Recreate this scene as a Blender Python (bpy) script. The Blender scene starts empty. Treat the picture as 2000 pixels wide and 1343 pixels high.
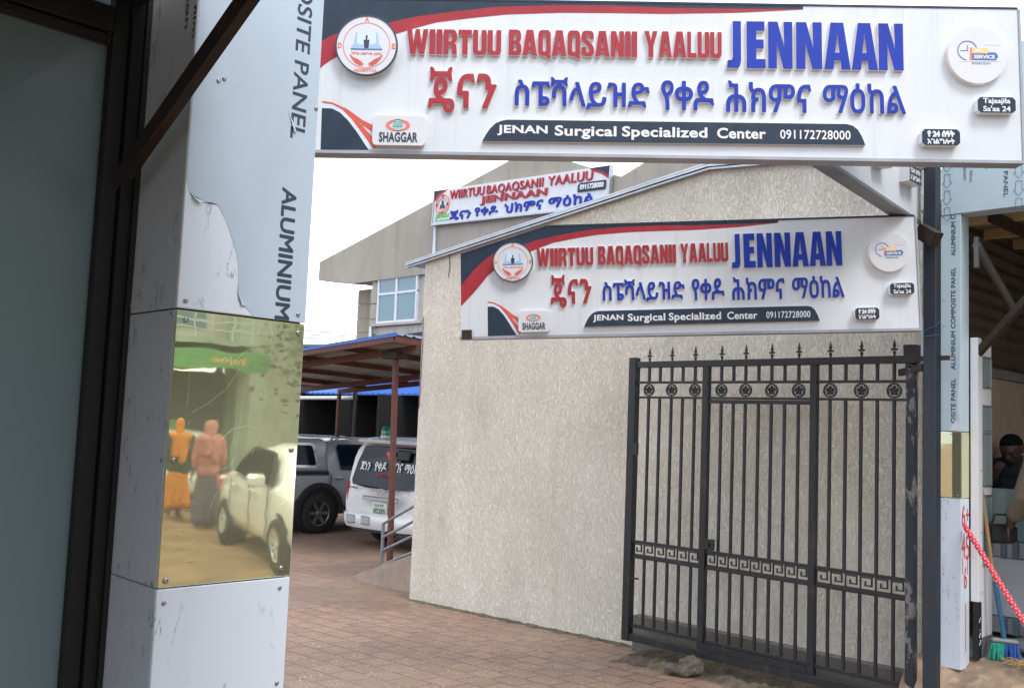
import bpy, bmesh, math, random
from mathutils import Vector, Matrix
random.seed(7)
sc = bpy.context.scene
COL = sc.collection
PI = math.pi
R = math.radians

# ------------------------------------------------------------------ camera
cam_d = bpy.data.cameras.new('camera'); cam = bpy.data.objects.new('camera', cam_d); COL.objects.link(cam)
cam_d.sensor_width = 36; cam_d.lens = 36*1850/2000; cam_d.clip_start = .05; cam_d.clip_end = 3000
_p, _r = R(4.9), .04
_F = Vector((0, math.cos(_p), math.sin(_p))); _U0 = Vector((0, -math.sin(_p), math.cos(_p))); _R0 = Vector((1, 0, 0))
_RR = _R0*math.cos(_r)+_U0*math.sin(_r); _UU = -_R0*math.sin(_r)+_U0*math.cos(_r)
cm = Matrix((_RR, _UU, -_F)).transposed().to_4x4(); cm.translation = (0, 0, 1.8)
cam.matrix_world = cm
sc.camera = cam

# ------------------------------------------------------------------ light
SUN_EL, SUN_AZ = R(56), R(148)          # azimuth measured clockwise from +Y
w = bpy.data.worlds.new("World"); sc.world = w; w.use_nodes = True
nt = w.node_tree; bg = nt.nodes['Background']
sky = nt.nodes.new('ShaderNodeTexSky'); sky.sky_type = 'NISHITA'; sky.sun_disc = False
sky.sun_elevation = SUN_EL; sky.sun_rotation = SUN_AZ; sky.air_density = 1.3; sky.dust_density = 3
tc = nt.nodes.new('ShaderNodeTexCoord')
mp = nt.nodes.new('ShaderNodeMapping'); mp.inputs['Scale'].default_value = (1, 1, 2.2)
nz = nt.nodes.new('ShaderNodeTexNoise'); nz.inputs['Scale'].default_value = 1.6; nz.inputs['Detail'].default_value = 5
cr = nt.nodes.new('ShaderNodeValToRGB')
cr.color_ramp.elements[0].position = .38; cr.color_ramp.elements[0].color = (3.7, 4.3, 4.9, 1)
cr.color_ramp.elements[1].position = .56; cr.color_ramp.elements[1].color = (11.6, 12.3, 13.5, 1)
mx = nt.nodes.new('ShaderNodeMix'); mx.data_type = 'RGBA'; mx.inputs[0].default_value = .9
L = nt.links.new
L(tc.outputs['Generated'], mp.inputs[0]); L(mp.outputs[0], nz.inputs['Vector']); L(nz.outputs['Fac'], cr.inputs[0])
L(sky.outputs[0], mx.inputs[6]); L(cr.outputs[0], mx.inputs[7]); L(mx.outputs[2], bg.inputs[0])
bg.inputs[1].default_value = .13
sd = bpy.data.lights.new('sun', 'SUN'); sd.energy = 1.5; sd.angle = R(18); sd.color = (1, .96, .9)
so = bpy.data.objects.new('sun', sd); COL.objects.link(so)
_sv = Vector((math.sin(SUN_AZ)*math.cos(SUN_EL), math.cos(SUN_AZ)*math.cos(SUN_EL), math.sin(SUN_EL)))
so.rotation_euler = _sv.to_track_quat('Z', 'Y').to_euler(); so.location = _sv*50
sc.view_settings.view_transform = 'Standard'; sc.view_settings.look = 'None'
sc.view_settings.exposure = .66; sc.view_settings.gamma = 1
sc.cycles.max_bounces = 8; sc.cycles.glossy_bounces = 4; sc.cycles.diffuse_bounces = 4
sc.cycles.use_denoising = True

# ------------------------------------------------------------------ materials
def nodes(name):
    m = bpy.data.materials.new(name); m.use_nodes = True
    t = m.node_tree; return m, t, t.nodes['Principled BSDF']
def coord(t, scale=(1, 1, 1), rot=(0, 0, 0), kind='Object'):
    c = t.nodes.new('ShaderNodeTexCoord'); k = t.nodes.new('ShaderNodeMapping')
    k.inputs['Scale'].default_value = scale; k.inputs['Rotation'].default_value = rot
    t.links.new(c.outputs[kind], k.inputs[0]); return k.outputs[0]
def noise(t, vec, scale, detail=4, rough=.55, dist=0):
    n = t.nodes.new('ShaderNodeTexNoise'); n.inputs['Scale'].default_value = scale
    n.inputs['Detail'].default_value = detail; n.inputs['Roughness'].default_value = rough; n.inputs['Distortion'].default_value = dist
    t.links.new(vec, n.inputs['Vector']); return n.outputs['Fac']
def ramp(t, fac, stops):
    r = t.nodes.new('ShaderNodeValToRGB'); e = r.color_ramp.elements
    while len(e) < len(stops): e.new(.5)
    for q, (p, c) in zip(e, stops):
        q.position = p; q.color = (c, c, c, 1) if isinstance(c, (int, float)) else (*c, 1)
    t.links.new(fac, r.inputs[0]); return r.outputs[0]
def mixc(t, fac, a, b, mode='MIX'):
    m = t.nodes.new('ShaderNodeMix'); m.data_type = 'RGBA'; m.blend_type = mode
    for i, v in ((0, fac), (6, a), (7, b)):
        if isinstance(v, (int, float)): m.inputs[i].default_value = v
        elif isinstance(v, tuple): m.inputs[i].default_value = (*v, 1)
        else: t.links.new(v, m.inputs[i])
    return m.outputs[2]
def bump(t, b, h, strength=.3, dist=.01):
    n = t.nodes.new('ShaderNodeBump'); n.inputs['Strength'].default_value = strength; n.inputs['Distance'].default_value = dist
    t.links.new(h, n.inputs['Height']); t.links.new(n.outputs[0], b.inputs['Normal'])
def plain(name, col, rough=.55, metal=0, var=.12, scale=6, bmp=0, bscale=80, dirt=None, dirt_amt=.35, stretch=(1, 1, 1), coat=0, spec=.5):
    m, t, b = nodes(name); v = coord(t, stretch)
    lo = tuple(c*(1-var) for c in col); hi = tuple(min(1, c*(1+var)) for c in col)
    c = mixc(t, ramp(t, noise(t, v, scale), [(.3, 0.), (.7, 1.)]), lo, hi)
    if dirt:
        c = mixc(t, ramp(t, noise(t, v, scale*2.3, 6, .65), [(.52, 0.), (.68, dirt_amt)]), c, dirt)
    t.links.new(c, b.inputs['Base Color']); b.inputs['Metallic'].default_value = metal
    rr = ramp(t, noise(t, v, scale*3), [(.2, max(.02, rough-.08)), (.8, min(1, rough+.1))]); t.links.new(rr, b.inputs['Roughness'])
    b.inputs['Coat Weight'].default_value = coat; b.inputs['Specular IOR Level'].default_value = spec
    if bmp: bump(t, b, noise(t, v, bscale, 4), bmp, .004)
    return m

def mat_roughcast():
    m, t, b = nodes('roughcast')
    v = coord(t, (34, 34, 13)); n1 = noise(t, v, 1.4, 4, .6, .6)
    v2 = coord(t, (95, 95, 45)); n2 = noise(t, v2, 1.3, 4, .65, .4)
    big = noise(t, coord(t, (1, 1, .6)), 1.3, 5, .6)
    patch = ramp(t, noise(t, coord(t, (2, 2, 1.3)), 1.4, 5, .65), [(.34, .25), (.66, 1.)])
    base = mixc(t, ramp(t, big, [(.3, 0.), (.72, 1.)]), (.59, .545, .465), (.755, .712, .63))
    d = t.nodes.new('ShaderNodeMath'); d.operation = 'SUBTRACT'; d.inputs[1].default_value = .47; t.links.new(n1, d.inputs[0])
    a = t.nodes.new('ShaderNodeMath'); a.operation = 'ABSOLUTE'; t.links.new(d.outputs[0], a.inputs[0])
    worm = ramp(t, a.outputs[0], [(.0, 1.), (.035, 0.)])
    pits = ramp(t, n1, [(.30, 1.), (.39, 0.)])
    def mm(x, y):
        q = t.nodes.new('ShaderNodeMath'); q.operation = 'MULTIPLY'; t.links.new(x, q.inputs[0]); t.links.new(y, q.inputs[1]); return q.outputs[0]
    c = mixc(t, mul(t, mm(worm, patch), .52), base, (.33, .26, .17))
    c = mixc(t, mul(t, mm(pits, patch), .68), c, (.22, .165, .105))
    c = mixc(t, mul(t, ramp(t, n2, [(.52, 0.), (.70, 1.)]), .5), c, (.78, .745, .68))
    c = mixc(t, mul(t, ramp(t, n2, [(.30, 1.), (.46, 0.)]), .22), c, (.34, .28, .20))
    st = noise(t, coord(t, (2.6, 2.6, .3)), 1.5, 6, .65)
    c = mixc(t, mul(t, ramp(t, st, [(.54, 0.), (.75, 1.)]), .24), c, (.36, .30, .22))
    bl = noise(t, coord(t, (1, 1, 1)), 2.4, 6, .65)
    c = mixc(t, mul(t, ramp(t, bl, [(.56, 0.), (.72, 1.)]), .35), c, (.36, .33, .28))
    t.links.new(c, b.inputs['Base Color']); b.inputs['Roughness'].default_value = .92
    h = mixc(t, .45, mixc(t, .5, ramp(t, n1, [(.3, 0.), (.6, 1.)]), ramp(t, a.outputs[0], [(.0, 0.), (.06, 1.)])), n2); bump(t, b, h, .9, .014)
    return m
def mul(t, a, k):
    n = t.nodes.new('ShaderNodeMath'); n.operation = 'MULTIPLY'; n.inputs[1].default_value = k
    t.links.new(a, n.inputs[0]); return n.outputs[0]
def mat_concrete(name, col, streak=(.16, .14, .11), amt=.6):
    m, t, b = nodes(name)
    big = noise(t, coord(t, (1, 1, .5)), .8, 5, .6)
    c = mixc(t, ramp(t, big, [(.3, 0.), (.7, 1.)]), tuple(x*.82 for x in col), tuple(x*1.1 for x in col))
    st = noise(t, coord(t, (2.1, 2.1, .16)), 1.3, 6, .65)
    c = mixc(t, mul(t, ramp(t, st, [(.5, 0.), (.72, 1.)]), amt), c, streak)
    fine = noise(t, coord(t, (9, 9, 2.2)), 3, 5, .7)
    c = mixc(t, mul(t, ramp(t, fine, [(.52, 0.), (.7, 1.)]), .35), c, tuple(x*.62 for x in col))
    t.links.new(c, b.inputs['Base Color']); b.inputs['Roughness'].default_value = .9
    bump(t, b, fine, .4, .02); return m
def mat_marble(name, col=(.69, .76, .86), vein=(.13, .15, .19)):
    m, t, b = nodes(name)
    n = t.nodes.new('ShaderNodeTexNoise'); n.inputs['Scale'].default_value = 2.2; n.inputs['Detail'].default_value = 7
    n.inputs['Roughness'].default_value = .62; n.inputs['Distortion'].default_value = .35
    t.links.new(coord(t, (3.4, 3.4, .75), (.0, .12, 0)), n.inputs['Vector'])
    d = t.nodes.new('ShaderNodeMath'); d.operation = 'SUBTRACT'; d.inputs[1].default_value = .5; t.links.new(n.outputs['Fac'], d.inputs[0])
    a = t.nodes.new('ShaderNodeMath'); a.operation = 'ABSOLUTE'; t.links.new(d.outputs[0], a.inputs[0])
    line = ramp(t, a.outputs[0], [(.0, 1.), (.012, 0.)])
    mask = ramp(t, noise(t, coord(t, (4, 4, 3)), 2.4, 4, .65), [(.5, 0.), (.64, 1.)])
    mm = t.nodes.new('ShaderNodeMath'); mm.operation = 'MULTIPLY'; t.links.new(line, mm.inputs[0]); t.links.new(mask, mm.inputs[1])
    soft = ramp(t, noise(t, coord(t, (3, 3, .8)), 2, 4), [(.45, 0.), (.8, .22)])
    c = mixc(t, soft, col, tuple(x*.72 for x in col)); c = mixc(t, mul(t, mm.outputs[0], .85), c, vein)
    t.links.new(c, b.inputs['Base Color']); b.inputs['Roughness'].default_value = .32
    bump(t, b, noise(t, coord(t), 3, 3), .08, .01); return m
def mat_film(name, col):
    m, t, b = nodes(name)
    c = mixc(t, ramp(t, noise(t, coord(t, (1, 1, .6)), 3, 5), [(.3, 0.), (.7, 1.)]), tuple(x*.93 for x in col), tuple(x*1.05 for x in col))
    sp = ramp(t, noise(t, coord(t, (30, 30, 12)), 2, 5, .7), [(.68, 0.), (.76, .35)])
    c = mixc(t, sp, c, (.25, .27, .3))
    t.links.new(c, b.inputs['Base Color']); b.inputs['Roughness'].default_value = .38
    bump(t, b, noise(t, coord(t), 5, 3), .12, .01); return m
def mat_brass(name='brass'):
    m, t, b = nodes(name); v = coord(t)
    b.inputs['Metallic'].default_value = .84
    sm = ramp(t, noise(t, coord(t, (1, 1, .5)), 7, 6, .7), [(.4, 0.), (.75, 1.)])
    c = mixc(t, sm, (.82, .80, .52), (.76, .75, .52)); t.links.new(c, b.inputs['Base Color'])
    t.links.new(ramp(t, noise(t, coord(t, (1, 1, .4)), 9, 6, .7), [(.4, .012), (.85, .06)]), b.inputs['Roughness'])
    h = noise(t, v, 5.5, 2, .5); bump(t, b, h, .035, .010); return m
def mat_paver():
    m, t, b = nodes('pavers')
    v = coord(t, (1, 1, 1), (0, 0, PI/2))
    br = t.nodes.new('ShaderNodeTexBrick'); br.offset = .5
    br.inputs['Scale'].default_value = 1; br.inputs['Brick Width'].default_value = .27; br.inputs['Row Height'].default_value = .22
    br.inputs['Mortar Size'].default_value = .008; br.inputs['Mortar Smooth'].default_value = .3
    br.inputs['Color1'].default_value = (.245, .143, .100, 1); br.inputs['Color2'].default_value = (.185, .108, .079, 1); br.inputs['Mortar'].default_value = (.035, .025, .02, 1)
    n = noise(t, v, 6, 3); vv = t.nodes.new('ShaderNodeVectorMath'); vv.operation = 'ADD'
    cm_ = t.nodes.new('ShaderNodeCombineXYZ'); t.links.new(mul(t, n, .03), cm_.inputs[0]); t.links.new(mul(t, n, .025), cm_.inputs[1])
    t.links.new(v, vv.inputs[0]); t.links.new(cm_.outputs[0], vv.inputs[1]); t.links.new(vv.outputs[0], br.inputs['Vector'])
    c = br.outputs['Color']
    big = ramp(t, noise(t, v, .45, 5, .6), [(.35, 0.), (.68, 1.)])
    c = mixc(t, mul(t, big, .55), c, (.26, .185, .125))
    wet = ramp(t, noise(t, coord(t, (.5, .5, .5)), 1.0, 4, .6), [(.5, 0.), (.62, 1.)])
    c = mixc(t, mul(t, wet, .3), c, (.17, .12, .085))
    sp = ramp(t, noise(t, v, 48, 4, .8), [(.56, 0.), (.63, 1.)])
    spm = ramp(t, noise(t, v, 7, 3), [(.42, 0.), (.6, 1.)])
    q = t.nodes.new('ShaderNodeMath'); q.operation = 'MULTIPLY'; t.links.new(sp, q.inputs[0]); t.links.new(spm, q.inputs[1])
    c = mixc(t, mul(t, q.outputs[0], .75), c, (.60, .50, .40))
    t.links.new(c, b.inputs['Base Color'])
    t.links.new(ramp(t, wet, [(0., .75), (1., .34)]), b.inputs['Roughness'])
    h = mixc(t, .35, br.outputs['Fac'], noise(t, v, 60, 4)); 
    iv = t.nodes.new('ShaderNodeInvert'); t.links.new(h, iv.inputs[1]); bump(t, b, iv.outputs[0], .5, .008); return m
def mat_paint_worn(name, col, under, amt_lo=.58, amt_hi=.66, rough=.5, scale=14):
    m, t, b = nodes(name)
    f = ramp(t, noise(t, coord(t, (1, 1, .5)), scale, 6, .7), [(amt_lo, 0.), (amt_hi, 1.)])
    g = ramp(t, noise(t, coord(t), 3, 4), [(.3, .75), (.7, 1.2)])
    c = mixc(t, 1., col, g, 'MULTIPLY'); c = mixc(t, f, c, under)
    t.links.new(c, b.inputs['Base Color']); b.inputs['Roughness'].default_value = rough
    bump(t, b, noise(t, coord(t), 70, 4), .25, .003); return m
def mat_glass(name, col, rough=.05, spec=.8):
    m, t, b = nodes(name); b.inputs['Base Color'].default_value = (*col, 1)
    t.links.new(ramp(t, noise(t, coord(t), 2.5, 4), [(.3, rough), (.7, rough+.06)]), b.inputs['Roughness'])
    b.inputs['Specular IOR Level'].default_value = spec; b.inputs['Coat Weight'].default_value = .08; return m
def mat_emit(name, col, s):
    m, t, b = nodes(name); b.inputs['Emission Color'].default_value = (*col, 1); b.inputs['Emission Strength'].default_value = s; return m

X = {}
X['roughcast'] = mat_roughcast()
X['conc'] = mat_concrete('weathered concrete', (.37, .345, .295), (.20, .175, .14), .45)
X['concblock'] = mat_concrete('concrete blocks', (.42, .39, .32), amt=.35)
X['conclight'] = mat_concrete('light render', (.46, .44, .40), amt=.4)
X['plinth'] = mat_concrete('plinth concrete', (.125, .115, .10))
X['mud'] = plain('dark mud', (.085, .066, .045), .95, var=.4, scale=7, bmp=.9, bscale=25, dirt=(.17, .13, .085), dirt_amt=.6)
X['marble'] = mat_marble('marble panel')
X['film'] = mat_film('protective film', (.455, .55, .66))
X['film2'] = mat_film('pale blue film', (.50, .63, .70))
X['brass'] = mat_brass()
X['paver'] = mat_paver()
X['earth'] = plain('brown earth', (.20, .125, .07), .95, var=.35, scale=1.5, bmp=.5, bscale=12, dirt=(.33, .22, .13))
def mat_sign():
    m, t, b = nodes('sign white')
    c = mixc(t, ramp(t, noise(t, coord(t, (3, 3, .6)), 1.2, 5), [(.35, 0.), (.7, 1.)]), (.63, .665, .715), (.665, .695, .735))
    st = ramp(t, noise(t, coord(t, (9, 9, .35)), 2, 6, .7), [(.53, 0.), (.75, 1.)]); c = mixc(t, mul(t, st, .30), c, (.42, .40, .38))
    bl = ramp(t, noise(t, coord(t), 5, 6, .7), [(.58, 0.), (.72, 1.)]); c = mixc(t, mul(t, bl, .18), c, (.40, .39, .38))
    t.links.new(c, b.inputs['Base Color']); b.inputs['Roughness'].default_value = .42; return m
X['signwhite'] = mat_sign()
X['signside'] = plain('sign cream edge', (.80, .75, .71), .5, var=.08, scale=8)
X['navy'] = plain('navy vinyl', (.020, .036, .062), .42, var=.12, scale=4, dirt=(.06, .08, .11), dirt_amt=.3, spec=.3)
X['red'] = plain('sign red', (.36, .028, .042), .45, var=.1, scale=5, dirt=(.40, .09, .10), dirt_amt=.25, spec=.3)
X['orange'] = plain('sign orange', (.66, .10, .06), .4)
X['rose'] = plain('faded red print', (.75, .20, .14), .5)
X['blue'] = plain('sign blue', (.008, .036, .37), .45, var=.08, scale=5, spec=.3)
X['skyb'] = plain('printed pale blue', (.35, .50, .78), .45)
X['pale'] = plain('printed pale blue light', (.62, .72, .86), .45)
X['green'] = plain('bright green print', (.10, .55, .16), .45)
X['mint'] = plain('mint green print', (.22, .50, .46), .45)
X['yellow'] = plain('printed yellow', (.85, .58, .22), .45)
X['midblue'] = plain('printed mid blue', (.04, .13, .40), .45)
X['white'] = plain('white plastic', (.76, .77, .80), .38, var=.03)
X['creamw'] = plain('white acrylic', (.66, .67, .72), .3, var=.02)
X['ink'] = plain('printed ink', (.030, .045, .075), .45, var=.05)
X['inkblue'] = plain('blue printed ink', (.06, .12, .30), .45)
X['steel'] = mat_paint_worn('dark painted steel', (.0075, .008, .010), (.03, .022, .018), .62, .74, .5)
X['black'] = plain('black rubber', (.012, .012, .014), .5, var=.2)
X['rust'] = mat_paint_worn('brown rusty steel', (.028, .017, .013), (.055, .028, .016), .5, .66, .7, 9)
X['gate'] = mat_paint_worn('charcoal gate paint', (.0125, .014, .0175), (.050, .036, .027), .57, .70, .42, 11)
X['gatepeel'] = mat_paint_worn('peeling gate paint', (.018, .022, .032), (.17, .165, .16), .56, .60, .6, 12)
X['pole'] = mat_paint_worn('blue grey pole paint', (.019, .030, .046), (.034, .024, .020), .5, .66, .5, 6)
X['redsteel'] = mat_paint_worn('red oxide steel', (.105, .030, .022), (.06, .028, .022), .55, .7, .6, 8)
X['alu'] = plain('galvanised', (.46, .49, .53), .35, metal=.8, var=.1, scale=10)
X['grey'] = plain('grey pipe paint', (.24, .25, .26), .45, metal=.4, var=.15)
X['screw'] = plain('screw steel', (.38, .38, .38), .3, metal=1, var=.2, scale=40)
X['tint'] = mat_glass('tinted shop glass', (.155, .225, .255), .32, .45)
X['window'] = mat_glass('blue window glass', (.16, .27, .33), .12, .8)
X['carglass'] = mat_glass('dark car glass', (.006, .012, .022), .03, .25)
X['blueroof'] = plain('blue roof sheet', (.02, .11, .42), .38, var=.12, scale=3)
X['under'] = plain('roof underside', (.30, .29, .27), .55, metal=.3, var=.25, scale=3)
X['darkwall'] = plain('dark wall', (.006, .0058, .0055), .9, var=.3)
X['darkbar'] = plain('dark bars', (.03, .03, .03), .6)
X['vanwhite'] = plain('white car paint', (.70, .70, .71), .22, var=.02, coat=.6)
X['sedan'] = plain('white sedan paint', (.78, .79, .78), .2, var=.02, coat=.7)
X['pickup'] = plain('grey metallic paint', (.38, .405, .45), .3, metal=.25, var=.02, scale=1, coat=.5)
X['canopy'] = plain('silver canopy paint', (.52, .54, .58), .3, metal=.25, var=.02, scale=1, coat=.5)
X['trim'] = plain('black plastic trim', (.022, .022, .024), .55)
X['tyre'] = plain('tyre rubber', (.018, .018, .018), .85, var=.2)
X['rimd'] = plain('dark alloy', (.16, .165, .175), .35, metal=.5)
X['rims'] = plain('silver alloy', (.60, .61, .61), .3, metal=.3)
X['tail'] = plain('red lamp lens', (.50, .015, .02), .15)
X['chrome'] = plain('chrome', (.65, .65, .66), .15, metal=1, var=.05)
X['beacon'] = mat_glass('green beacon', (.01, .22, .13), .12, .8)
X['redcross'] = plain('red cross sticker', (.72, .07, .06), .4)
X['sticker'] = plain('white sticker', (.78, .80, .82), .4)
X['plate'] = plain('number plate', (.58, .64, .58), .4)
X['platetxt'] = plain('plate figures', (.03, .10, .07), .4)
X['stone'] = plain('brown stone', (.105, .085, .072), .92, var=.35, scale=7, bmp=.8, bscale=14)
X['rubble'] = plain('rubble soil', (.26, .185, .125), .95, var=.4, scale=5, bmp=.9, bscale=18, dirt=(.42, .36, .28), dirt_amt=.6)
X['tile'] = plain('pale floor tile', (.60, .62, .60), .35, var=.1, scale=3, dirt=(.35, .27, .18), dirt_amt=.5)
X['ramp'] = plain('striped ramp tile', (.33, .25, .20), .7, var=.15)
X['rampred'] = plain('red ramp stripe', (.36, .13, .09), .7)
X['corr'] = plain('brown grey sheet', (.085, .07, .058), .6, var=.3, scale=3, dirt=(.16, .10, .06))
X['timber'] = plain('pale timber', (.55, .43, .24), .7, var=.2, scale=4, stretch=(1, 8, 1))
X['shoproof'] = plain('yellowed roof sheet', (.30, .25, .15), .7, var=.2, scale=3)
X['beige'] = plain('beige board', (.36, .28, .20), .7, var=.12)
X['cupboard'] = plain('tan cupboard', (.42, .31, .16), .6, var=.12)
X['counter'] = plain('white counter', (.66, .68, .74), .4, var=.04)
X['counterblue'] = plain('blue grey counter strip', (.16, .22, .30), .45)
X['clearglass'] = mat_glass('pale display glass', (.22, .32, .32), .1)
X['wood'] = plain('broom wood', (.35, .21, .10), .6, var=.2, scale=5, stretch=(6, 6, .6))
X['bluepl'] = plain('blue plastic tube', (.03, .13, .24), .4)
X['bristleg'] = plain('green bristles', (.02, .30, .22), .7, var=.3, scale=30)
X['bristleb'] = plain('blue bristles', (.03, .10, .38), .7, var=.3, scale=30)
X['strap'] = plain('red strap', (.62, .03, .05), .5)
X['paintred'] = plain('red brush paint', (.62, .05, .06), .5)
X['sack'] = plain('grey sack', (.22, .25, .27), .8, var=.2, bmp=.5, bscale=20)
X['cable'] = plain('black cable', (.03, .03, .03), .6)
X['skin'] = plain('dark brown skin', (.060, .032, .022), .5, var=.08)
X['skin2'] = plain('brown skin', (.14, .075, .048), .5, var=.08)
X['hair'] = plain('black hair', (.006, .006, .006), .95, spec=.1, bmp=.6, bscale=120)
X['blackshirt'] = plain('black cloth', (.012, .013, .016), .85)
X['khaki'] = plain('khaki cloth', (.115, .095, .07), .85, var=.12, bmp=.2, bscale=200)
X['lighttrs'] = plain('pale trousers', (.46, .43, .37), .85, var=.08, bmp=.2, bscale=150)
X['orangecl'] = plain('orange cloth', (.70, .26, .04), .85, var=.15, scale=8)
X['pinkcl'] = plain('dusty pink cloth', (.52, .22, .20), .85, var=.2, scale=10)
X['purplecl'] = plain('dull purple cloth', (.14, .12, .16), .85, var=.2)
X['darkteal'] = plain('dark green cloth', (.06, .09, .08), .85)
X['fgreen'] = plain('green awning', (.16, .42, .15), .6)
X['fwall'] = plain('street wall', (.58, .56, .48), .85, var=.15, scale=1)
X['fwall2'] = plain('pale green wall', (.44, .52, .44), .85, var=.15, scale=1)
X['fdark'] = plain('shop opening', (.12, .15, .125), .6)
X['leaf'] = plain('leaves', (.05, .10, .035), .6, var=.5, scale=2)
X['bark'] = plain('bark', (.10, .07, .05), .9, var=.3)
X['bulb'] = mat_emit('warm bulb', (1, .62, .2), 6)
X['lamp'] = mat_emit('lit shop lamp', (1, .85, .6), 5)
X['dullgreen'] = plain('dull green roof', (.09, .15, .14), .5)
X['edge'] = plain('sign edge grey', (.34, .36, .40), .45)
X['scratch'] = plain('bright brass scratch', (.85, .84, .62), .35, metal=.4)
X['straw'] = plain('straw', (.40, .26, .10), .8, var=.3, scale=20)

# ------------------------------------------------------------------ mesh helpers
S2 = math.sqrt(.5)
AB = Matrix(((S2, -S2, 0, 0), (S2, S2, 0, 0), (0, 0, 1, 0), (0, 0, 0, 1)))      # (a, b, z) -> world; the whole site stands on this 45 degree grid
def W(a, b, z=0): return AB @ Vector((a, b, z))
I4 = Matrix.Identity(4)
def gz(Y): return -.035*min(max(0, Y-5), 11)
def gab(a, b): return gz((a+b)*S2)

GLY = {'J': [[(.42, 1), (1, 1), (1, .16), (.93, .06), (.80, 0), (.0, 0), (.06, .17), (.34, .17), (.42, .23)]],
 'E': [[(0, 0), (0, 1), (.93, 1), (.93, .80), (.50, .80), (.50, .615), (.88, .615), (.88, .42), (.50, .42), (.50, .20), (.97, .20), (.97, 0)]],
 'N': [[(0, 0), (.01, 1), (.40, 1), (.66, .46), (.64, 1), (1, 1), (1, 0), (.62, 0), (.35, .56), (.36, 0)]],
 'A': [[(0, 0), (.26, 1), (.50, 1), (.50, .78), (.42, .36), (.50, .36), (.50, .19), (.385, .19), (.355, 0)], [(1, 0), (.645, 0), (.615, .19), (.50, .19), (.50, .36), (.58, .36), (.50, .78), (.50, 1), (.74, 1)]],
 'W': [[(0, 1), (.235, 1), (.31, .40), (.40, 1), (.60, 1), (.69, .40), (.765, 1), (1, 1), (.83, 0), (.58, 0), (.5, .52), (.42, 0), (.17, 0)]],
 'I': [[(0, 0), (1, 0), (1, 1), (0, 1)]],
 'R': [[(0, 0), (.38, 0), (.38, 1), (0, 1)], [(.38, 1), (.75, 1), (.92, .93), (1, .80), (1, .62), (.93, .50), (.80, .45), (.95, .38), (.98, .25), (1, 0), (.64, 0), (.62, .30), (.55, .38), (.38, .38), (.38, .52), (.55, .53), (.62, .60), (.62, .75), (.55, .82), (.38, .82)]],
 'T': [[(0, 1), (1, 1), (1, .79), (.70, .79), (.70, 0), (.30, 0), (.30, .79), (0, .79)]],
 'U': [[(0, 1), (.37, 1), (.37, .22), (.44, .165), (.56, .165), (.63, .22), (.63, 1), (1, 1), (1, .16), (.92, .05), (.76, 0), (.24, 0), (.08, .05), (0, .16)]],
 'B': [[(0, 0), (.38, 0), (.38, 1), (0, 1)], [(.38, 1), (.72, 1), (.90, .94), (.97, .82), (.97, .66), (.90, .56), (.80, .52), (.93, .46), (1, .35), (1, .17), (.92, .05), (.74, 0), (.38, 0), (.38, .17), (.56, .17), (.63, .22), (.63, .36), (.56, .42), (.38, .42), (.38, .58), (.54, .59), (.60, .64), (.60, .77), (.54, .83), (.38, .83)]],
 'Q': [[(.5, 1), (.24, 1), (.08, .95), (0, .84), (0, .16), (.08, .05), (.24, 0), (.5, 0), (.5, .165), (.42, .17), (.37, .22), (.37, .78), (.42, .83), (.5, .835)], [(.5, 1), (.5, .835), (.58, .83), (.63, .78), (.63, .22), (.58, .17), (.5, .165), (.5, 0), (.62, -.02), (.80, -.10), (1, -.10), (1, .02), (.94, .05), (1, .16), (1, .84), (.92, .95), (.76, 1)]],
 'S': [[(.98, .66), (.63, .66), (.63, .78), (.57, .84), (.45, .84), (.38, .79), (.38, .71), (.46, .64), (.78, .50), (.94, .41), (1, .30), (1, .16), (.92, .05), (.75, 0), (.25, 0), (.08, .05), (0, .17), (0, .36), (.36, .36), (.36, .21), (.42, .16), (.56, .16), (.63, .21), (.63, .30), (.55, .37), (.20, .52), (.06, .61), (0, .72), (0, .84), (.08, .95), (.24, 1), (.75, 1), (.91, .95), (.98, .85)]],
 'Y': [[(0, 1), (.36, 1), (.5, .62), (.64, 1), (1, 1), (.69, .42), (.69, 0), (.31, 0), (.31, .42)]],
 'L': [[(0, 1), (.42, 1), (.42, .19), (1, .19), (1, 0), (0, 0)]]}
GW = {'W': 1.36, 'I': .37, 'J': .75, 'L': .68, 'T': .86, 'Y': .98, 'A': .98, 'N': .90, 'E': .76}
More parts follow.
